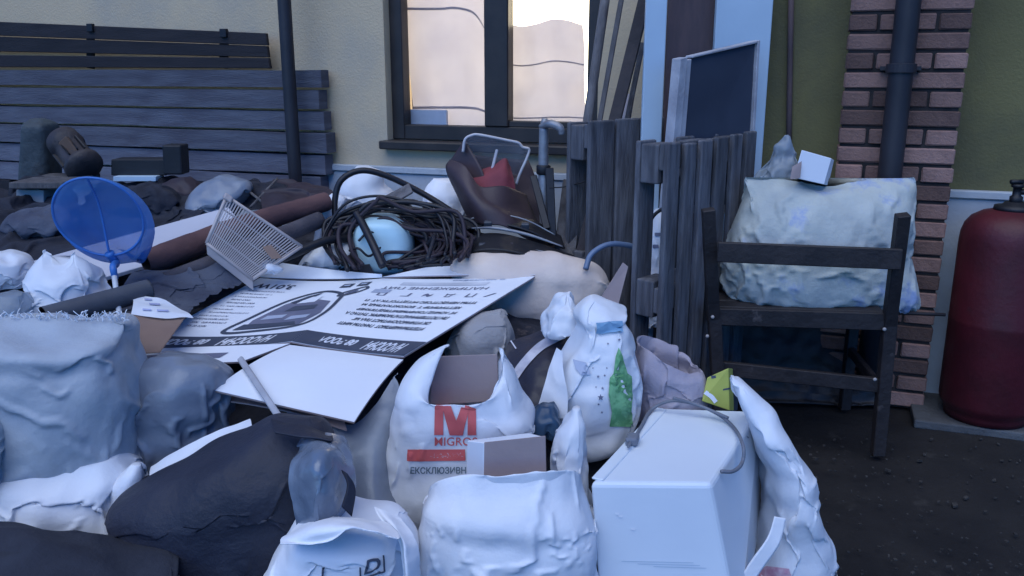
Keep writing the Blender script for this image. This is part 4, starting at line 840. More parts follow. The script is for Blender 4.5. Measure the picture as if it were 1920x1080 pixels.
    poly(PL, pl, [(.44, .225), (.84, .255), (.80, .31), (.46, .30)], M_ink, 'drawing_base', .0024); poly(PL, pl, [(.54, .62), (.60, .72), (.68, .78), (.66, .73), (.58, .60)], M_ink, 'drawing_detail', .0027)
    outline(PL, pl, [(.85, .70), (.95, .74), (1.0, .80), (.97, .84), (.90, .80), (.84, .75)], .012, M_ink, 'drawing_spout'); poly(PL, pl, [(.86, .71), (.93, .74), (.95, .79), (.90, .78)], M_inkm, 'drawing_spout', .0026)
    quad(PL, pl, .74, .83, .86, .93, M_ink, 'badge'); quad(PL, pl, .87, .96, .87, .94, M_ink, 'badge'); quad(PL, pl, .76, .81, .88, .905, M_inkl, 'badge_mark', .003); quad(PL, pl, .89, .94, .89, .915, M_inkl, 'badge_mark', .003)
    for k in range(6):
        v = .62 - k * .068; w_ = [.80, .72, .74, .78, .60, .68][k]; c = .50 + [.0, -.02, .0, -.02, .0, -.02][k]; s = ''.join(r6.choice('НОПРСТАЕИМГКД  ') for _ in range(int(w_ * 40)))
        txt(PR, pr, s.strip(), c, v, w_, .038, M_ink, 'text_line', .035)
    txt(PR, pr, 'НАПРЯЖЕНИЕ ПИТ', .45, .83, .72, .04, M_inkm, 'text_line', .01)
    for u, s in ((.15, 'П'), (.32, 'Г'), (.47, '~'), (.62, 'Д'), (.77, 'П'), (.90, '/')): txt(PR, pr, s, u, .725, .06, .05, M_inkm, 'symbol', .01)
    quad(PR, pr, .06, .18, .74, .80, M_inkl, 'faded_mark'); quad(PR, pr, .18, .76, .88, .93, mat('ghost_ink', (0.60, 0.62, 0.68), None, .6), 'faded_mark'); txt(PR, pr, 'о наклейка', .66, .965, .34, .025, M_inkl, 'text_line')
    # flaps
    fb = pan([atH(250, 655, .583), atH(543, 644, .611), atF(452, 678, 2.40), atF(266, 684, 2.37)]); fl = panel(fb, 'flap', label='front flap with part of a drawing')
    quad(fb, fl, .05, .70, .45, .75, M_inkm, 'flap_print')
    panel(pan([atF(400, 731, 2.16), atF(664, 791, 2.09), C_ - [0, .012, .006], B - [0, .016, .006]], 0, .012), 'flap', label='plain white front flap')
    panel(pan([D + [0, .006, .002], E + [0, .006, .002], atF(716, 514, 3.20), atF(500, 488, 3.24)], -.006), 'flap', label='back flap rising behind the drawing'); panel(pan([E + [0, .006, .004], G + [0, .008, .004], atF(985, 508, 3.25), atF(832, 494, 3.28)], 0.004), 'flap', label='plain back flap behind the text')
    t.done()
carton()
single('timber_lath', 'pale grey lath sloping down past the white carton flap', 'lath', beam(atF(450, 672, 2.30), atF(530, 792, 2.02), .017, .012, (0, -1, .5)), M_sash)
single('card_sheet', 'grey card sheet lying beneath the front carton flap', 'card', px_sheet([[(340, 722, 2.3), (520, 735, 2.3), (640, 770, 2.22)], [(345, 745, 2.22), (520, 768, 2.18), (650, 808, 2.12)]], nv=10, nu=20, seed=95, su=1.01, sv=1.01, thick=.004), M_cardgrey)
# ================================================================== FRONT AND MIDDLE BAGS
def B(name, label, rows, F, dep, m, cat_='bag', **kw):
    single(name, label, cat_, bag(rows, F, dep, **kw), m, True)
# beige pillows at the back of the carton
B('beige_pillow', 'plump beige cloth pillow lying behind the right edge of the carton', [(612, 930, 1020, .4), (598, 905, 1064, .8), (568, 880, 1115, 1), (538, 855, 1142, 1), (510, 846, 1138, .95), (490, 850, 1108, .75), (476, 872, 1060, .45), (469, 905, 1010, .15)], 3.26, .15, M_beige, 'pillow', nu=90, nv=50, seed=101, lump=.018, su=1.03, sv=1.03, amp=.01, freq=9)
B('beige_sack', 'grey-beige cloth sack slumped under the right edge of the carton', [(720, 850, 980, .9), (690, 840, 972, 1), (650, 838, 966, 1), (615, 850, 962, .9), (590, 870, 955, .7), (578, 900, 945, .3)], 2.80, .13, M_beige2, 'sack', seed=102, su=1.10, sv=1.09, lump=.03, amp=.015, freq=10)
# black and white printed bag
t = Thing('striped_bag', 'folded black and white printed bag between the beige sack and the green print bag', 'bag')
V, F = px_sheet([[(955, 640, 2.62), (1000, 625, 2.64), (1040, 612, 2.62), (1074, 632, 2.58)], [(955, 690, 2.52), (995, 672, 2.5), (1030, 655, 2.5), (1072, 655, 2.5)], [(960, 740, 2.42), (990, 720, 2.4), (1020, 700, 2.42), (1060, 690, 2.45)], [(975, 775, 2.34), (1000, 765, 2.32), (1030, 750, 2.34), (1060, 740, 2.38)]], nv=40, nu=44, seed=103, su=1.05, sv=1.05, amp=.012, freq=12)
t.add('bag', (V, F), mat('black_foil', (0.035, 0.032, 0.045), (0.022, 0.022, 0.032), .4, 6, bump=.15), True); bv = bvh_of((V, F))
def strip(pts, w_): 
    C2 = cat(np.array([(x, y, 0) for x, y in pts], float), 24)[:, :2]; T = np.gradient(C2, axis=0); N_ = np.stack([-T[:, 1], T[:, 0]], 1); N_ /= np.linalg.norm(N_, axis=1)[:, None]
    return np.concatenate([C2 - N_ * w_, C2 + N_ * w_]), [(i, i + 1, i + 25, i + 24) for i in range(23)]
for pts, w_ in (([(962, 712), (985, 680), (1015, 650), (1052, 630)], 8), ([(962, 648), (985, 632), (1005, 622)], 9)):
    P2, F2 = strip(pts, w_); q = project(P2, F2, bv, .003); t.add('white_stripe', q, mat('stripe_white', (0.55, 0.54, 0.58), (0.40, 0.39, 0.45), .5, 30), parent=0)
t.done()
# green print bag
t = Thing('green_print_bag', 'white bag with green bottle print and stars, knotted with a blue tie', 'bag')
V, F = bag([(838, 1075, 1150, .5), (818, 1038, 1180, .9), (770, 1014, 1194, 1), (715, 1022, 1196, 1), (675, 1042, 1192, .95), (648, 1062, 1188, .85), (628, 1074, 1182, .75), (606, 1080, 1176, .65, 0, 600), (585, 1076, 1178, .6, 0, 582), (568, 1088, 1166, .45, 0, 574), (556, 1108, 1150, .2, 0, 564)], 2.38, .15, 92, 64, 2.5, seed=104, lump=.034, su=1.07, sv=1.05, amp=.012, freq=13)
g0 = t.add('bag', (V, F), M_plast, True); bv = bvh_of((V, F))
def decal(pts, m, nm, sub=10, lift=.005):
    P2, F2 = refine(np.array(pts, float), [tuple(range(len(pts)))], sub); q = project(P2, F2, bv, lift)
    if len(q[0]): t.add(nm, q, m, parent=g0)
decal([(1160, 652), (1166, 668), (1174, 700), (1182, 706), (1184, 740), (1182, 770), (1186, 800), (1142, 798), (1146, 772), (1140, 740), (1143, 708), (1150, 700), (1154, 668)], M_green, 'green_print')
decal([(1076, 675), (1100, 680), (1108, 702), (1090, 704), (1080, 692)], M_inkl, 'grey_print'); decal([(1118, 606), (1164, 604), (1165, 624), (1118, 624)], mat('tie_blue', (0.24, 0.42, 0.60), None, .5), 'blue_tie', 10, .009)
for x, y, s in ((1122, 706, 3), (1134, 704, 2.5), (1118, 726, 2), (1130, 728, 3), (1126, 745, 6), (1138, 690, 2), (1128, 772, 2.5), (1112, 690, 2), (1122, 757, 2.5), (1160, 638, 3), (1140, 645, 2.5)):
    decal([(x + s * (1 if i % 2 == 0 else .45) * math.sin(i * math.pi / 5), y - s * (1 if i % 2 == 0 else .45) * math.cos(i * math.pi / 5)) for i in range(10)], M_inkm, 'star_print')
t.done()
B('crumpled_bag', 'small crumpled white bag beside the knot of the green print bag', [(622, 1016, 1086, .7), (605, 1016, 1090, 1), (580, 1026, 1085, .9), (558, 1042, 1078, .6), (546, 1056, 1072, .2)], 2.52, .08, M_plast, nu=56, nv=40, seed=105, su=1.14, sv=1.14, lump=.04, lscale=.07, amp=.016, freq=16)
single('grey_bag_side', 'grey inside flap of a white bag left of the green bottle print', 'bag flap', px_sheet([[(1046, 652, 2.34), (1056, 658, 2.30)], [(1028, 705, 2.29), (1062, 712, 2.24)], [(1006, 768, 2.27), (1062, 770, 2.22)]], nv=20, nu=14, seed=106, su=1.06, sv=1.05), M_plast, True)
B('pinkish_sack', 'greyish pink cloth sack with its open mouth rolled, behind the white appliance', [(800, 1205, 1310, .9), (765, 1190, 1318, 1), (725, 1182, 1324, 1), (695, 1184, 1322, 1, 0, 712), (668, 1190, 1316, .95, 0, 694), (640, 1198, 1308, .9, .02, 690)], 2.46, .13, M_pink, 'sack', nu=84, nv=60, seed=107, su=1.08, sv=1.06, amp=.016, freq=12, inner=3, closed=False)
single('dark_blue_bag', 'small shiny dark blue bag squeezed behind the grey carton', 'bag', bag([(812, 985, 1050, .8), (795, 982, 1055, 1), (772, 992, 1052, .9), (756, 1010, 1042, .4)], 2.2, .07, 50, 40, 2.3, seed=108, su=1.1, sv=1.1, amp=.014, freq=18), mat('dark_blue_film', (0.035, 0.075, 0.13), (0.02, 0.045, 0.09), .3, 7), True)
# yellow carton, big bag on the right
t = Thing('yellow_carton', 'small yellow-green printed carton tucked behind the white appliance', 'carton')
c8 = [atF(1316, 752, 2.34), atF(1368, 770, 2.34), atF(1376, 770, 2.42), atF(1324, 752, 2.42), atF(1326, 708, 2.36), atF(1366, 690, 2.36), atF(1374, 691, 2.44), atF(1334, 709, 2.44)]
t.add('box', hexa(c8, .002), M_yellow); V2, F2 = strip([(1340, 742), (1352, 732), (1368, 728)], 1.6); t.add('black_mark', project(V2, F2, bvh_of(hexa(c8, .002)), .002), M_ink, parent=0); V2, F2 = strip([(1322, 712), (1332, 708), (1342, 706)], 2.5); t.add('black_mark', project(V2, F2, bvh_of(hexa(c8, .002)), .002), M_ink, parent=0); V2, F2 = strip([(1322, 735), (1334, 744), (1342, 754)], 4); t.add('white_patch', project(V2, F2, bvh_of(hexa(c8, .002)), .003), M_cardw, parent=0); t.done()
t = Thing('big_white_bag', 'big white woven bag with a loose strap bulging at the right of the appliance', 'bag')
bb = bag([(1220, 1420, 1510, .6), (1150, 1405, 1532, .9), (1090, 1402, 1547, 1), (1040, 1412, 1554, 1), (985, 1425, 1547, 1), (930, 1430, 1526, 1), (880, 1428, 1518, 1), (840, 1420, 1502, .95), (790, 1396, 1468, .8), (745, 1376, 1430, .5), (712, 1366, 1404, .3), (702, 1368, 1388, .12)], 2.16, .15, 100, 76, 2.5, seed=110, lump=.04, lscale=.17, press=.003, bendk=.15, su=1.08, sv=1.06, amp=.014, freq=9)
t.add('bag', bb, M_plast2, True)
t.add('strap', px_sheet([[(1452, 968, 1.97), (1474, 972, 1.97)], [(1440, 1005, 1.95), (1462, 1018, 1.95)], [(1412, 1045, 1.93), (1432, 1062, 1.93)], [(1380, 1095, 1.90), (1402, 1105, 1.90)]], nv=40, nu=8, seed=111, su=1.02, sv=1.03, thick=.003), M_plast2, True)
bv = bvh_of(bb); V2, F2 = refine(np.array([(1405, 1078), (1440, 1062), (1480, 1066), (1490, 1100), (1410, 1100)], float), [(0, 1, 2, 3, 4)], 12); q = project(V2, F2, bv, .004); t.add('pink_print', q, mat('pink_ink', (0.45, 0.22, 0.30), (0.6, 0.45, 0.5), .5, 40), parent=0); t.done()
# white appliance
def appliance():
    t = Thing('white_appliance', 'white enamelled appliance box with a grey mains lead lying on top', 'appliance')
    h = .47; fl, fr, br, bl = atH(1106, 905, h), atH(1334, 907, h), atH(1424, 770, h), atH(1236, 764, h)
    bfl, bfr = atF(1128, 1150, fl[1] - .05), atF(1392, 1150, fr[1] - .05); bfl[2] = bfr[2] = .1
    bbr, bbl = br * [1, 1, 0] + ZZ * .1 + [.03, 0, 0], bl * [1, 1, 0] + ZZ * .1
    cs = hexa([bfl, bfr, bbr, bbl, fl, fr, br, bl], .012, 3); b = t.add('casing', cs, M_enamel)
    t.add('top_trim', beam(fl + (bl - fl) * .03 + [.012, 0, .001], fl + (bl - fl) * .97 + [.012, 0, .001], .03, .006, ZZ, .002), M_enamel, parent=b)
    bv = bvh_of(cs)
    def dl(pts, m, nm):
        V2, F2 = refine(np.array(pts, float), [tuple(range(len(pts)))], 12); q = project(V2, F2, bv, .0025)
        if len(q[0]): t.add(nm, q, m, parent=b)
    gm = mat('worn_grey', (0.20, 0.22, 0.25), (0.30, 0.32, 0.36), .6, 40)
    dl([(1356, 912), (1370, 914), (1382, 960), (1376, 985), (1362, 960)], gm, 'worn_label'); dl([(1368, 995), (1386, 1010), (1392, 1050), (1384, 1068), (1370, 1030)], gm, 'worn_label')
    dl([(1418, 775), (1422, 772), (1426, 815), (1421, 830)], gm, 'dark_edge'); dl([(1416, 842), (1421, 848), (1406, 880), (1402, 874)], gm, 'vent_slot'); dl([(1398, 818), (1412, 822), (1424, 834), (1420, 838), (1404, 828)], gm, 'vent_slot')
    dl([(1148, 862), (1154, 854), (1157, 855), (1151, 868)], gm, 'chip_mark'); dl([(1161, 852), (1167, 850), (1166, 856)], gm, 'chip_mark')
    for k in range(3):
        y = 1051 + k * 5; dl([(1165 + 30 * k, y), (1300 + 12 * k, y + 3), (1300 + 12 * k, y + 4), (1165 + 30 * k, y + 1)], M_white, 'scratch')
    for x, y in ((1157, 962), (1187, 991), (1163, 967)): dl([(x - 4, y - 2), (x + 4, y - 1), (x + 3, y + 3), (x - 3, y + 2)], M_cardw, 'chip_mark')
    g = mat('grey_lead', (0.16, 0.17, 0.20), (0.12, 0.13, 0.16), .5, 9)
    zt = h + .008
    ld = t.add('mains_lead', tube([atH(1192, 818, zt), atH(1205, 795, zt), atH(1222, 768, zt + .004), atH(1256, 752, zt + .03), atH(1300, 757, zt + .03), atH(1345, 776, zt + .01), atH(1376, 802, zt), atH(1393, 835, zt + .01), atF(1392, 866, atH(1380, 850, h)[1] - .02), atF(1376, 883, atH(1350, 875, h)[1] - .02), atF(1352, 884, atH(1345, 884, h)[1] - .01)], .005, 90, 8), g, True)
    t.add('lead_tail', tube([atH(1262, 746, zt + .05), atH(1310, 760, zt + .03), atH(1366, 784, zt + .01)], .0045, 30, 8), g, True, parent=ld)
    pc = atH(1186, 824, zt + .006); t.add('plug', join(obox(pc, unit(atH(1192, 812, zt) - atH(1184, 832, zt)) * .022, np.array([.016, 0, 0]), [0, 0, .012], .006), tube([pc, atH(1178, 838, zt + .006)], .004, 3, 8, smooth=False)), g, parent=ld)
    t.done()
appliance()
# carrier bag with the red letter
t = Thing('carrier_bag', 'white carrier bag with a big red letter M and a carton inside', 'carrier bag')
def tshirt(V, a=.155, lean=.62, lean2=.18):
    nv, nu, _ = V.shape; th = np.linspace(0, 2 * math.pi, nu, endpoint=False); c = np.cos(th); wl = np.maximum(0, -c) ** 2.2; wr = np.maximum(0, c) ** 2.2; cx = V[..., 0].mean(); hw = np.ptp(V[..., 0]) / 2
    t0 = int(nv * .70); t1 = int(nv * .84)
    for i in range(nv):
        f = min(max((i - t0) / (t1 - t0), 0), 1) if i <= t1 else max(0, 1 - (i - t1) / (nv - t1) * .45)
        V[i, :, 2] += a * f ** 1.3 * (wl + wr * .9); V[i, :, 0] += hw * f ** 1.6 * (wl * lean - wr * lean2); V[i, :, 1] += (V[i, :, 1].mean() - V[i, :, 1]) * .75 * f ** 2 * (wl + wr)
    return V
mb = bag([(968, 760, 830, .5), (950, 728, 905, .85), (905, 719, 960, 1), (850, 722, 990, 1), (800, 729, 1003, 1), (770, 735, 1004, 1), (745, 741, 985, .95), (728, 746, 968, .9, 0, 722)], 2.16, .13, 100, 72, 2.8, seed=120, warp=tshirt, lump=.018, su=1.05, sv=1.04, amp=.010, freq=10, inner=2, closed=False)
m0 = t.add('bag', mb, M_plast, True)
bv = bvh_of(mb)
def on_bag(V2, F2, m, nm, sub=6, lift=.003):
    V2, F2 = refine(V2, F2, sub); q = project(V2, F2, bv, lift)
    if len(q[0]): t.add(nm, q, m, parent=m0)
def ptxt(s, cx, cy, wd, hg, m, nm, bold=.02, rot=0.0):
    V2, F2 = text2d(s, bold); V2 = V2 / (V2.max(0) - V2.min(0)) * [wd, -hg]; V2 = np.stack([V2[:, 0], V2[:, 1] + V2[:, 0] * rot], 1) + [cx, cy]; on_bag(V2, F2, m, nm)
for q_, lf in (([(816, 757), (832, 757), (831, 815), (814, 815)], .003), ([(829, 757), (844, 757), (866, 815), (843, 815)], .0036), ([(866, 759), (880, 762), (868, 815), (846, 815)], .0042), ([(877, 761), (892, 765), (893, 815), (877, 815)], .003)): on_bag(np.array(q_, float), [(0, 1, 2, 3)], M_red, 'red_letter', 6, lf)
ptxt('MIGROS', 855, 827, 80, 16, M_red, 'shop_name', .005); on_bag(np.array([(765, 842), (872, 842), (873, 863), (765, 864)], float), [(0, 1, 2, 3)], M_red, 'red_bar')
ptxt('-10%-ХХХ-', 838, 853, 62, 9, mat('bar_white', (0.62, 0.45, 0.47), None, .6), 'bar_text', .01); ptxt('ЕКСКЛЮЗИВН', 822, 881, 104, 13, mat('grey_green_ink', (0.16, 0.22, 0.26), None, .6), 'slogan', .02)
t.done()
single('carton_in_bag', 'grey-brown carton standing inside the carrier bag with the red letter', 'carton', hexa([atF(806, 760, 2.20), atF(936, 752, 2.20), atF(936, 752, 2.30), atF(806, 760, 2.30), atF(812, 668, 2.20), atF(932, 664, 2.20), atF(934, 668, 2.27), atF(818, 672, 2.27)], .002), M_cardgrey)
# front row
t = Thing('white_tote', 'white woven bag with a slumped open mouth, holding a small carton', 'bag')
V, F = bag([(1260, 850, 1080, .6), (1200, 800, 1115, .95), (1130, 786, 1122, 1), (1060, 782, 1120, 1), (1000, 784, 1118, 1), (960, 790, 1114, .95, 0, 968), (945, 795, 1108, .9, 0, 958, -.03), (932, 802, 1098, .75, .02, 922, -.06), (924, 808, 1086, .65, .03, 898, -.09)], 1.86, .16, 104, 72, 2.6, seed=130, lump=.018, su=1.06, sv=1.05, amp=.012, freq=9, inner=3, closed=False)
t.add('bag', (V, F), M_plast2, True); t.done()
t = Thing('small_carton', 'small carton with a white side and grey-beige front poking out of the white woven bag', 'carton')
t.add('front_face', hexa([atF(906, 990, 1.88), atF(1026, 975, 1.88), atF(1026, 975, 1.885), atF(906, 990, 1.885), atF(908, 829, 1.88), atF(1023, 817, 1.88), atF(1023, 817, 1.885), atF(908, 829, 1.885)], .001, 1), M_cardgrey)
t.add('body', hexa([atF(872, 990, 1.95), atF(905, 990, 1.881), atF(1024, 975, 1.886), atF(1000, 975, 2.02), atF(876, 826, 1.95), atF(907, 830, 1.881), atF(1021, 819, 1.886), atF(992, 812, 2.02)], .002, 1), M_cardw); t.done()
B('white_bag', 'pointed white bag standing between the small carton and the appliance', [(960, 1030, 1112, .9), (915, 1034, 1112, 1), (860, 1030, 1106, 1), (815, 1038, 1098, .85), (785, 1056, 1092, .6), (764, 1074, 1086, .2)], 2.02, .09, M_plast, nu=64, nv=48, seed=132, su=1.08, sv=1.06, amp=.014, freq=12)
t = Thing('paper_sack', 'white paper sack with a folded-over top and a boxed letter D', 'sack')
ps = bag([(1280, 520, 800, .7), (1200, 495, 800, 1), (1120, 488, 794, 1), (1070, 497, 790, 1), (1030, 516, 786, 1), (1000, 532, 778, .95), (978, 548, 764, .85), (966, 572, 745, .6), (962, 600, 715, .25)], 1.74, .15, 100, 64, 2.8, seed=133, lump=.03, lscale=.2, press=.003, bendk=.6, su=1.035, sv=1.035, amp=.012, freq=8)
s0 = t.add('sack', ps, M_paper, True)
t.add('folded_top', px_sheet([[(560, 975, 1.70), (600, 962, 1.68), (670, 963, 1.67), (720, 972, 1.66)], [(538, 1000, 1.62), (600, 988, 1.58), (670, 985, 1.57), (738, 1005, 1.57)], [(534, 1012, 1.585), (610, 1008, 1.555), (665, 990, 1.55), (715, 998, 1.56)]], nv=30, nu=50, seed=134, su=1.07, sv=1.06, amp=.014, freq=10, thick=.002), M_paper, True)
t.add('side_fold', px_sheet([[(700, 948, 1.72), (718, 955, 1.70), (752, 966, 1.69)], [(735, 990, 1.64), (752, 1000, 1.61), (772, 1000, 1.64)], [(748, 1040, 1.60), (760, 1040, 1.575), (785, 1030, 1.62)], [(754, 1110, 1.58), (768, 1110, 1.56), (790, 1100, 1.60)]], nv=36, nu=16, seed=135, su=1.04, sv=1.03), M_paper, True)
bv = bvh_of(ps)
def on_sack(V2, F2, nm):
    V2, F2 = refine(V2, F2, 6); q = project(V2, F2, bv, .006)
    if len(q[0]): t.add(nm, q, M_ink, parent=s0)
V2, F2 = text2d('D', .02, .2); V2 = V2 / (V2.max(0) - V2.min(0)) * [30, -24]; V2 = np.stack([V2[:, 0], V2[:, 1] - V2[:, 0] * .25], 1) + [697, 1060]; on_sack(V2, F2, 'letter_print')
for a, b, w_ in (((717, 1042), (719, 1070), 1.6), ((719, 1070), (676, 1083), 1.6), ((676, 1083), (675, 1062), 1.6), ((608, 1062), (605, 1092), 2.0)):
    d = unit(np.array(b, float) - a); n_ = np.array([-d[1], d[0]]) * w_; on_sack(np.array([a - n_, np.array(b) - n_, np.array(b) + n_, a + n_]), [(0, 1, 2, 3)], 'frame_print')
t.done()
t = Thing('black_sack', 'big black fabric sack slumped in front, its mouth showing clear film', 'sack')
t.add('sack', bag([(1300, 400, 520, .5), (1200, 345, 560, .9), (1080, 300, 590, 1), (1010, 250, 618, 1), (968, 220, 632, 1), (942, 212, 640, 1), (915, 232, 642, 1), (885, 282, 640, .95), (850, 360, 634, .85), (815, 440, 622, .65), (788, 486, 606, .4), (774, 508, 588, .15)], 1.92, .19, 100, 76, 2.3, seed=140, lump=.03, lscale=.2, su=1.04, sv=1.03, amp=.010, freq=8), M_navy, True)
t.done()
single('clear_film_bundle', 'blue-grey clear film bulging out of the black sack mouth', 'film', px_sheet([[(572, 815, 1.86), (600, 808, 1.84), (640, 815, 1.86), (655, 840, 1.92)], [(548, 860, 1.74), (590, 850, 1.69), (635, 855, 1.72), (660, 880, 1.82)], [(545, 915, 1.70), (590, 910, 1.64), (635, 912, 1.68), (662, 920, 1.78)], [(556, 985, 1.70), (592, 985, 1.64), (630, 980, 1.68), (655, 975, 1.78)]], nv=48, nu=44, seed=141, su=1.09, sv=1.07, lump=.022), mat('milky_film', (0.22, 0.26, 0.32), (0.12, 0.15, 0.20), .2, 6, bump=.25, bscale=16, spec=.7, ridge=.9, rscale=9), True)
single('black_scrap', 'black rubber scrap lying on the right shoulder of the black sack', 'scrap', px_sheet([[(508, 790, 1.86), (560, 800, 1.84), (622, 812, 1.84)], [(520, 815, 1.80), (565, 822, 1.78), (616, 826, 1.78)]], nv=12, nu=24, seed=142, su=1.06, sv=1.05, thick=.004), M_navy, True)
single('black_strap', 'black curved strap hanging at the right side of the film bundle', 'strap', px_sheet([[(640, 882, 1.72), (652, 888, 1.72)], [(650, 910, 1.70), (664, 920, 1.71)], [(640, 950, 1.68), (658, 968, 1.69)]], nv=20, nu=8, seed=143, su=1.02, sv=1.02, thick=.004), M_navy, True)
single('white_strip', 'torn white cloth strip lying along the back of the black sack', 'cloth', px_sheet([[(282, 872, 2.0), (340, 838, 2.02), (410, 805, 2.05), (468, 784, 2.08)], [(290, 888, 1.96), (350, 862, 1.97), (415, 832, 2.0), (470, 802, 2.03)]], nv=14, nu=50, seed=144, su=1.06, sv=1.08, amp=.012), M_plast2, True)
B('white_bag', 'narrow white bag wedged between the frayed sack and the black sack', [(1120, 215, 290, .8), (1050, 202, 288, 1), (980, 198, 280, 1), (920, 205, 275, .9), (885, 222, 272, .6), (868, 245, 270, .2)], 1.98, .07, M_plast2, nu=56, nv=48, seed=145, su=1.07, sv=1.06, amp=.012)
# left: frayed sack and neighbours
t = Thing('frayed_sack', 'large pale woven sack with a frayed top edge, sitting on another sack', 'sack')
V, F = bag([(905, 30, 230, .5), (885, 0, 255, .85), (850, -24, 266, .98), (800, -36, 268, 1), (740, -44, 266, 1), (690, -48, 258, .98), (650, -48, 250, .93), (620, -46, 243, .85), (604, -44, 238, .5), (596, -42, 234, .2), (593, -40, 230, .04)], 2.12, .19, 104, 76, 2.5, seed=150, su=1.035, sv=1.08, press=.0022, grav=.0009, bendk=.7, lump=.03, lscale=.18)
t.add('sack', (V, F), M_sack, True); fr = []
r8 = random.Random(8)
for k in range(150):
    px = r8.uniform(-40, 236); F0 = 2.12 + r8.uniform(-.02, .02); p = atF(px, 597 + r8.uniform(-3, 7), F0); q = p + np.array([r8.uniform(-.02, .02), r8.uniform(-.015, .015), r8.uniform(.004, .022)])
    fr.append(tube([p, (p + q) / 2 + [r8.uniform(-.006, .006), 0, .003], q], .0012, 4, 3))
t.add('frayed_threads', join(*fr), M_plast2, kind='stuff'); t.done()
B('bulging_sack', 'bulging white woven sack squashed underneath the frayed sack', [(1150, 50, 250, .7), (1090, 24, 272, .95), (1030, 10, 280, 1), (970, 4, 276, 1), (915, 8, 264, 1), (875, 18, 250, .85), (855, 50, 220, .4)], 2.02, .17, M_plast2, 'sack', nu=96, nv=64, seed=155, su=1.07, sv=1.07, lump=.03, lscale=.16)
B('left_sack', 'pale sack standing to the left of the frayed sack, only its side in view', [(960, -200, -10, .9), (900, -200, 16, 1), (840, -200, 22, 1), (790, -200, 14, .9), (760, -180, -20, .4)], 1.95, .15, M_sack, 'sack', nu=56, nv=40, seed=151, su=1.05, sv=1.05)
B('dark_bundle', 'dark blanket bundle lying on the ground before the frayed sack', [(1330, -200, 380, .8), (1200, -200, 350, 1), (1110, -200, 318, 1), (1070, -200, 292, .95, 0, 1082), (1040, -190, 230, .8, 0, 1062), (1015, -180, 150, .55, 0, 1040), (998, -160, 70, .2, 0, 1010)], 1.62, .2, mat('dark_blanket', (0.030, 0.033, 0.046), (0.018, 0.02, 0.03), .9, 8, bump=.3), 'bundle', nu=84, nv=48, seed=152, lump=.05, lscale=.2, su=1.08, sv=1.06, amp=.016, freq=9)
B('grey_film_bag', 'big grey film bag sagging between the frayed sack and the carton flap', [(900, 290, 400, .8), (860, 262, 415, 1), (800, 252, 425, 1), (745, 250, 430, 1), (700, 252, 420, .9), (672, 262, 390, .6), (660, 280, 350, .2)], 2.22, .13, M_filmgrey, nu=80, nv=56, seed=153, su=1.12, sv=1.09, lump=.035, amp=.018, freq=9)
single('grey_film_sheet', 'grey film sheet hanging under the carton beside the carrier bag', 'film', px_sheet([[(540, 770, 2.2), (600, 780, 2.2), (670, 790, 2.18), (745, 700, 2.3)], [(560, 830, 2.14), (620, 840, 2.12), (690, 820, 2.12), (742, 780, 2.2)], [(580, 900, 2.06), (640, 900, 2.04), (700, 890, 2.04), (735, 870, 2.12)], [(600, 985, 1.98), (650, 980, 1.96), (710, 975, 1.96), (745, 970, 2.02)]], nv=50, nu=44, seed=154, su=1.09, sv=1.07, amp=.022, freq=9), M_filmgrey, True)
# left middle
def net():
    t = Thing('hand_net', 'blue hand net with a round hoop on a white pole, standing among the bags', 'net')
    c = atF(185, 408, 2.72); tilt = R(18); rr = .135; a = np.linspace(0, 2 * math.pi, 40, endpoint=False)
    ex = np.array([1, .12, 0]); ez = np.array([0, -math.sin(tilt), math.cos(tilt)]); nn = unit(np.cross(ex, ez)); nn = nn if nn[1] > 0 else -nn
    hoop = [c + ex * rr * 1.0 * math.cos(q) + ez * rr * 1.04 * math.sin(q) for q in a]
    t.add('hoop', tube(hoop, .0045, 80, 8, closed=True), M_blue, True)
    rows = [[c + (h - c) * f + nn * d - ZZ * s + np.array([.05, 0, 0]) * sx for h in hoop] for f, d, s, sx in ((1, 0, 0, 0), (.97, .05, .015, .1), (.85, .12, .05, .3), (.66, .17, .10, .6), (.42, .19, .16, .9), (.18, .18, .20, 1.1), (.04, .17, .21, 1.2))]
    P = cat(np.array(rows), 44).reshape(-1, 3); X = drape(P, 44, 40, True, 1.05, 1.05, 160, .006, start=.004)
    t.add('mesh_bag', (X, grid_faces(44, 40, True)), M_bluenet, True)
    low = c - ez * rr * 1.04
    t.add('socket', tube([low + ez * .01, low - ez * .03 + [.012, 0, 0], atF(212, 500, 2.66), atF(216, 524, 2.65)], [.016, .014, .011, .010], 20, 10), M_blue, True)
    t.add('spine', tube([c + ez * rr * 1.03, c + ez * .03 + nn * .03, low], .004, 24, 6), M_blue, True)
    t.add('pole', tube([atF(214, 515, 2.652), atF(224, 590, 2.52), atF(248, 730, 2.3)], .0085, 20, 10), mat('pole_white', (0.55, 0.58, 0.62), None, .4), True); t.done()
net()
B('white_bag', 'crumpled white carrier bag with flapping handles below the blue net', [(615, 50, 190, .8), (590, 48, 200, 1), (560, 52, 198, 1), (535, 56, 186, .95), (512, 58, 178, .8), (497, 70, 165, .5), (488, 95, 140, .2)], 2.62, .13, M_plast, nu=90, nv=60, seed=161, warp=lambda V: tshirt(V, .06, .2, .3), lump=.03, su=1.11, sv=1.1, amp=.02, freq=11)
B('white_bag', 'white bag lump at the end of the long pale board', [(535, -60, 55, .8), (510, -60, 60, 1), (485, -60, 48, .9), (472, -60, 22, .5)], 2.82, .1, M_plast, nu=56, nv=40, seed=162, su=1.09, sv=1.08, amp=.016)
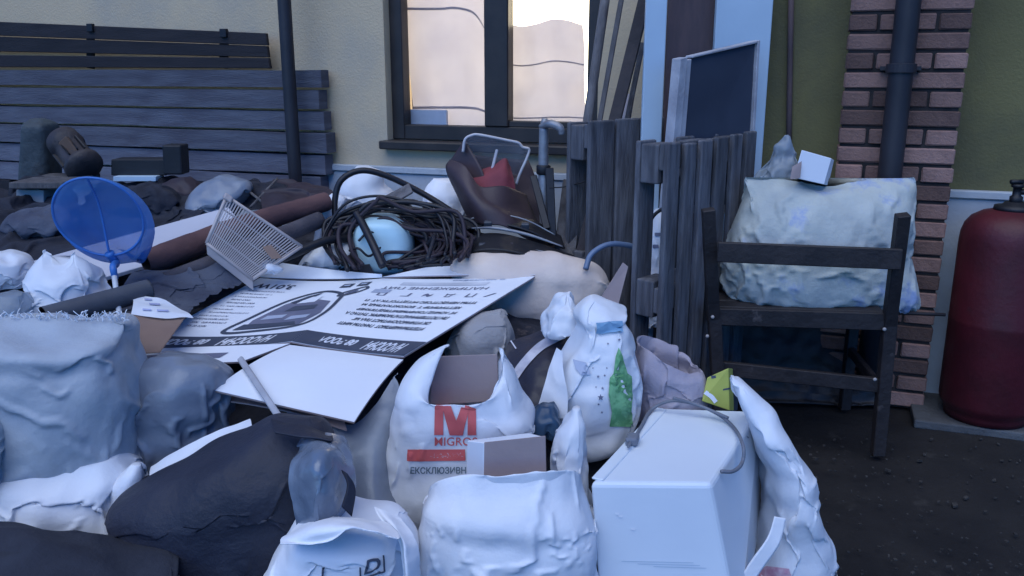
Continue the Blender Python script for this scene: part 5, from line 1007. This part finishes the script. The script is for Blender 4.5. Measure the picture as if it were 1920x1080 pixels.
B('clear_blue_bag', 'pale blue translucent bag in front of the crumpled white carrier bag', [(625, -60, 70, .8), (600, -60, 66, 1), (570, -50, 60, .9), (548, -20, 50, .4)], 2.48, .1, M_film, nu=56, nv=40, seed=163, su=1.1, sv=1.1, amp=.018)
t = Thing('grey_pipe', 'fat dark grey pipe end lying across the white bags', 'pipe')
a, b = atF(82, 596, 2.40), atF(262, 548, 2.62); d = unit(b - a); t.add('pipe', tube([a, b, b + d * .03], .034, 12, 24, caps=False), mat('pipe_grey', (0.075, 0.082, 0.098), (0.05, 0.055, 0.07), .6, 7, bump=.15), True)
t.add('bore', tube([a + d * .001, a + d * .2], .029, 4, 24, smooth=False, caps=False), M_black, True); t.add('bore_end', lathe([(.031, 0), (.01, .002)], a + d * .1, d, 20), M_black); t.done()
rag('dark grey-blue trousers crumpled between the roll and the printed carton', [[(255, 505, 2.95), (340, 500, 2.98), (430, 482, 3.05), (472, 508, 3.05)], [(240, 540, 2.82), (320, 535, 2.84), (390, 522, 2.92), (432, 532, 2.95)], [(232, 572, 2.68), (295, 568, 2.70), (345, 560, 2.76), (382, 560, 2.8)], [(236, 604, 2.56), (275, 602, 2.56), (312, 598, 2.6), (340, 592, 2.64)]], 164, M_jean, 'dark_trousers', 'trousers', nv=60, nu=60, lump=.02)
t = Thing('printed_wrapper', 'crumpled white wrapper with faint blue print above the brown card', 'wrapper')
wv = px_sheet([[(248, 548, 2.60), (270, 552, 2.60), (310, 562, 2.58)], [(252, 570, 2.54), (290, 578, 2.52), (340, 580, 2.54)], [(250, 586, 2.50), (300, 592, 2.48), (356, 594, 2.50)]], nv=24, nu=34, seed=165, su=1.06, sv=1.06, amp=.010, freq=18); t.add('film', wv, M_plast, True); bv = bvh_of(wv); g0 = 0
for x, y, w_ in ((278, 563, 14), (290, 572, 20), (276, 582, 16), (305, 584, 22)):
    decal([(x - w_ / 2, y - 2), (x + w_ / 2, y - 1), (x + w_ / 2, y + 2), (x - w_ / 2, y + 1)], mat('faint_blue_ink', (0.40, 0.42, 0.62), None, .6), 'print_mark', 10, .004)
t.done()
P4((240, 586, 2.50), (348, 594, 2.50), (300, 660, 2.32), (232, 665, 2.30), .004, M_card, 'brown_card_panel', 'brown cardboard panel between the frayed sack and the printed carton', 'cardboard')
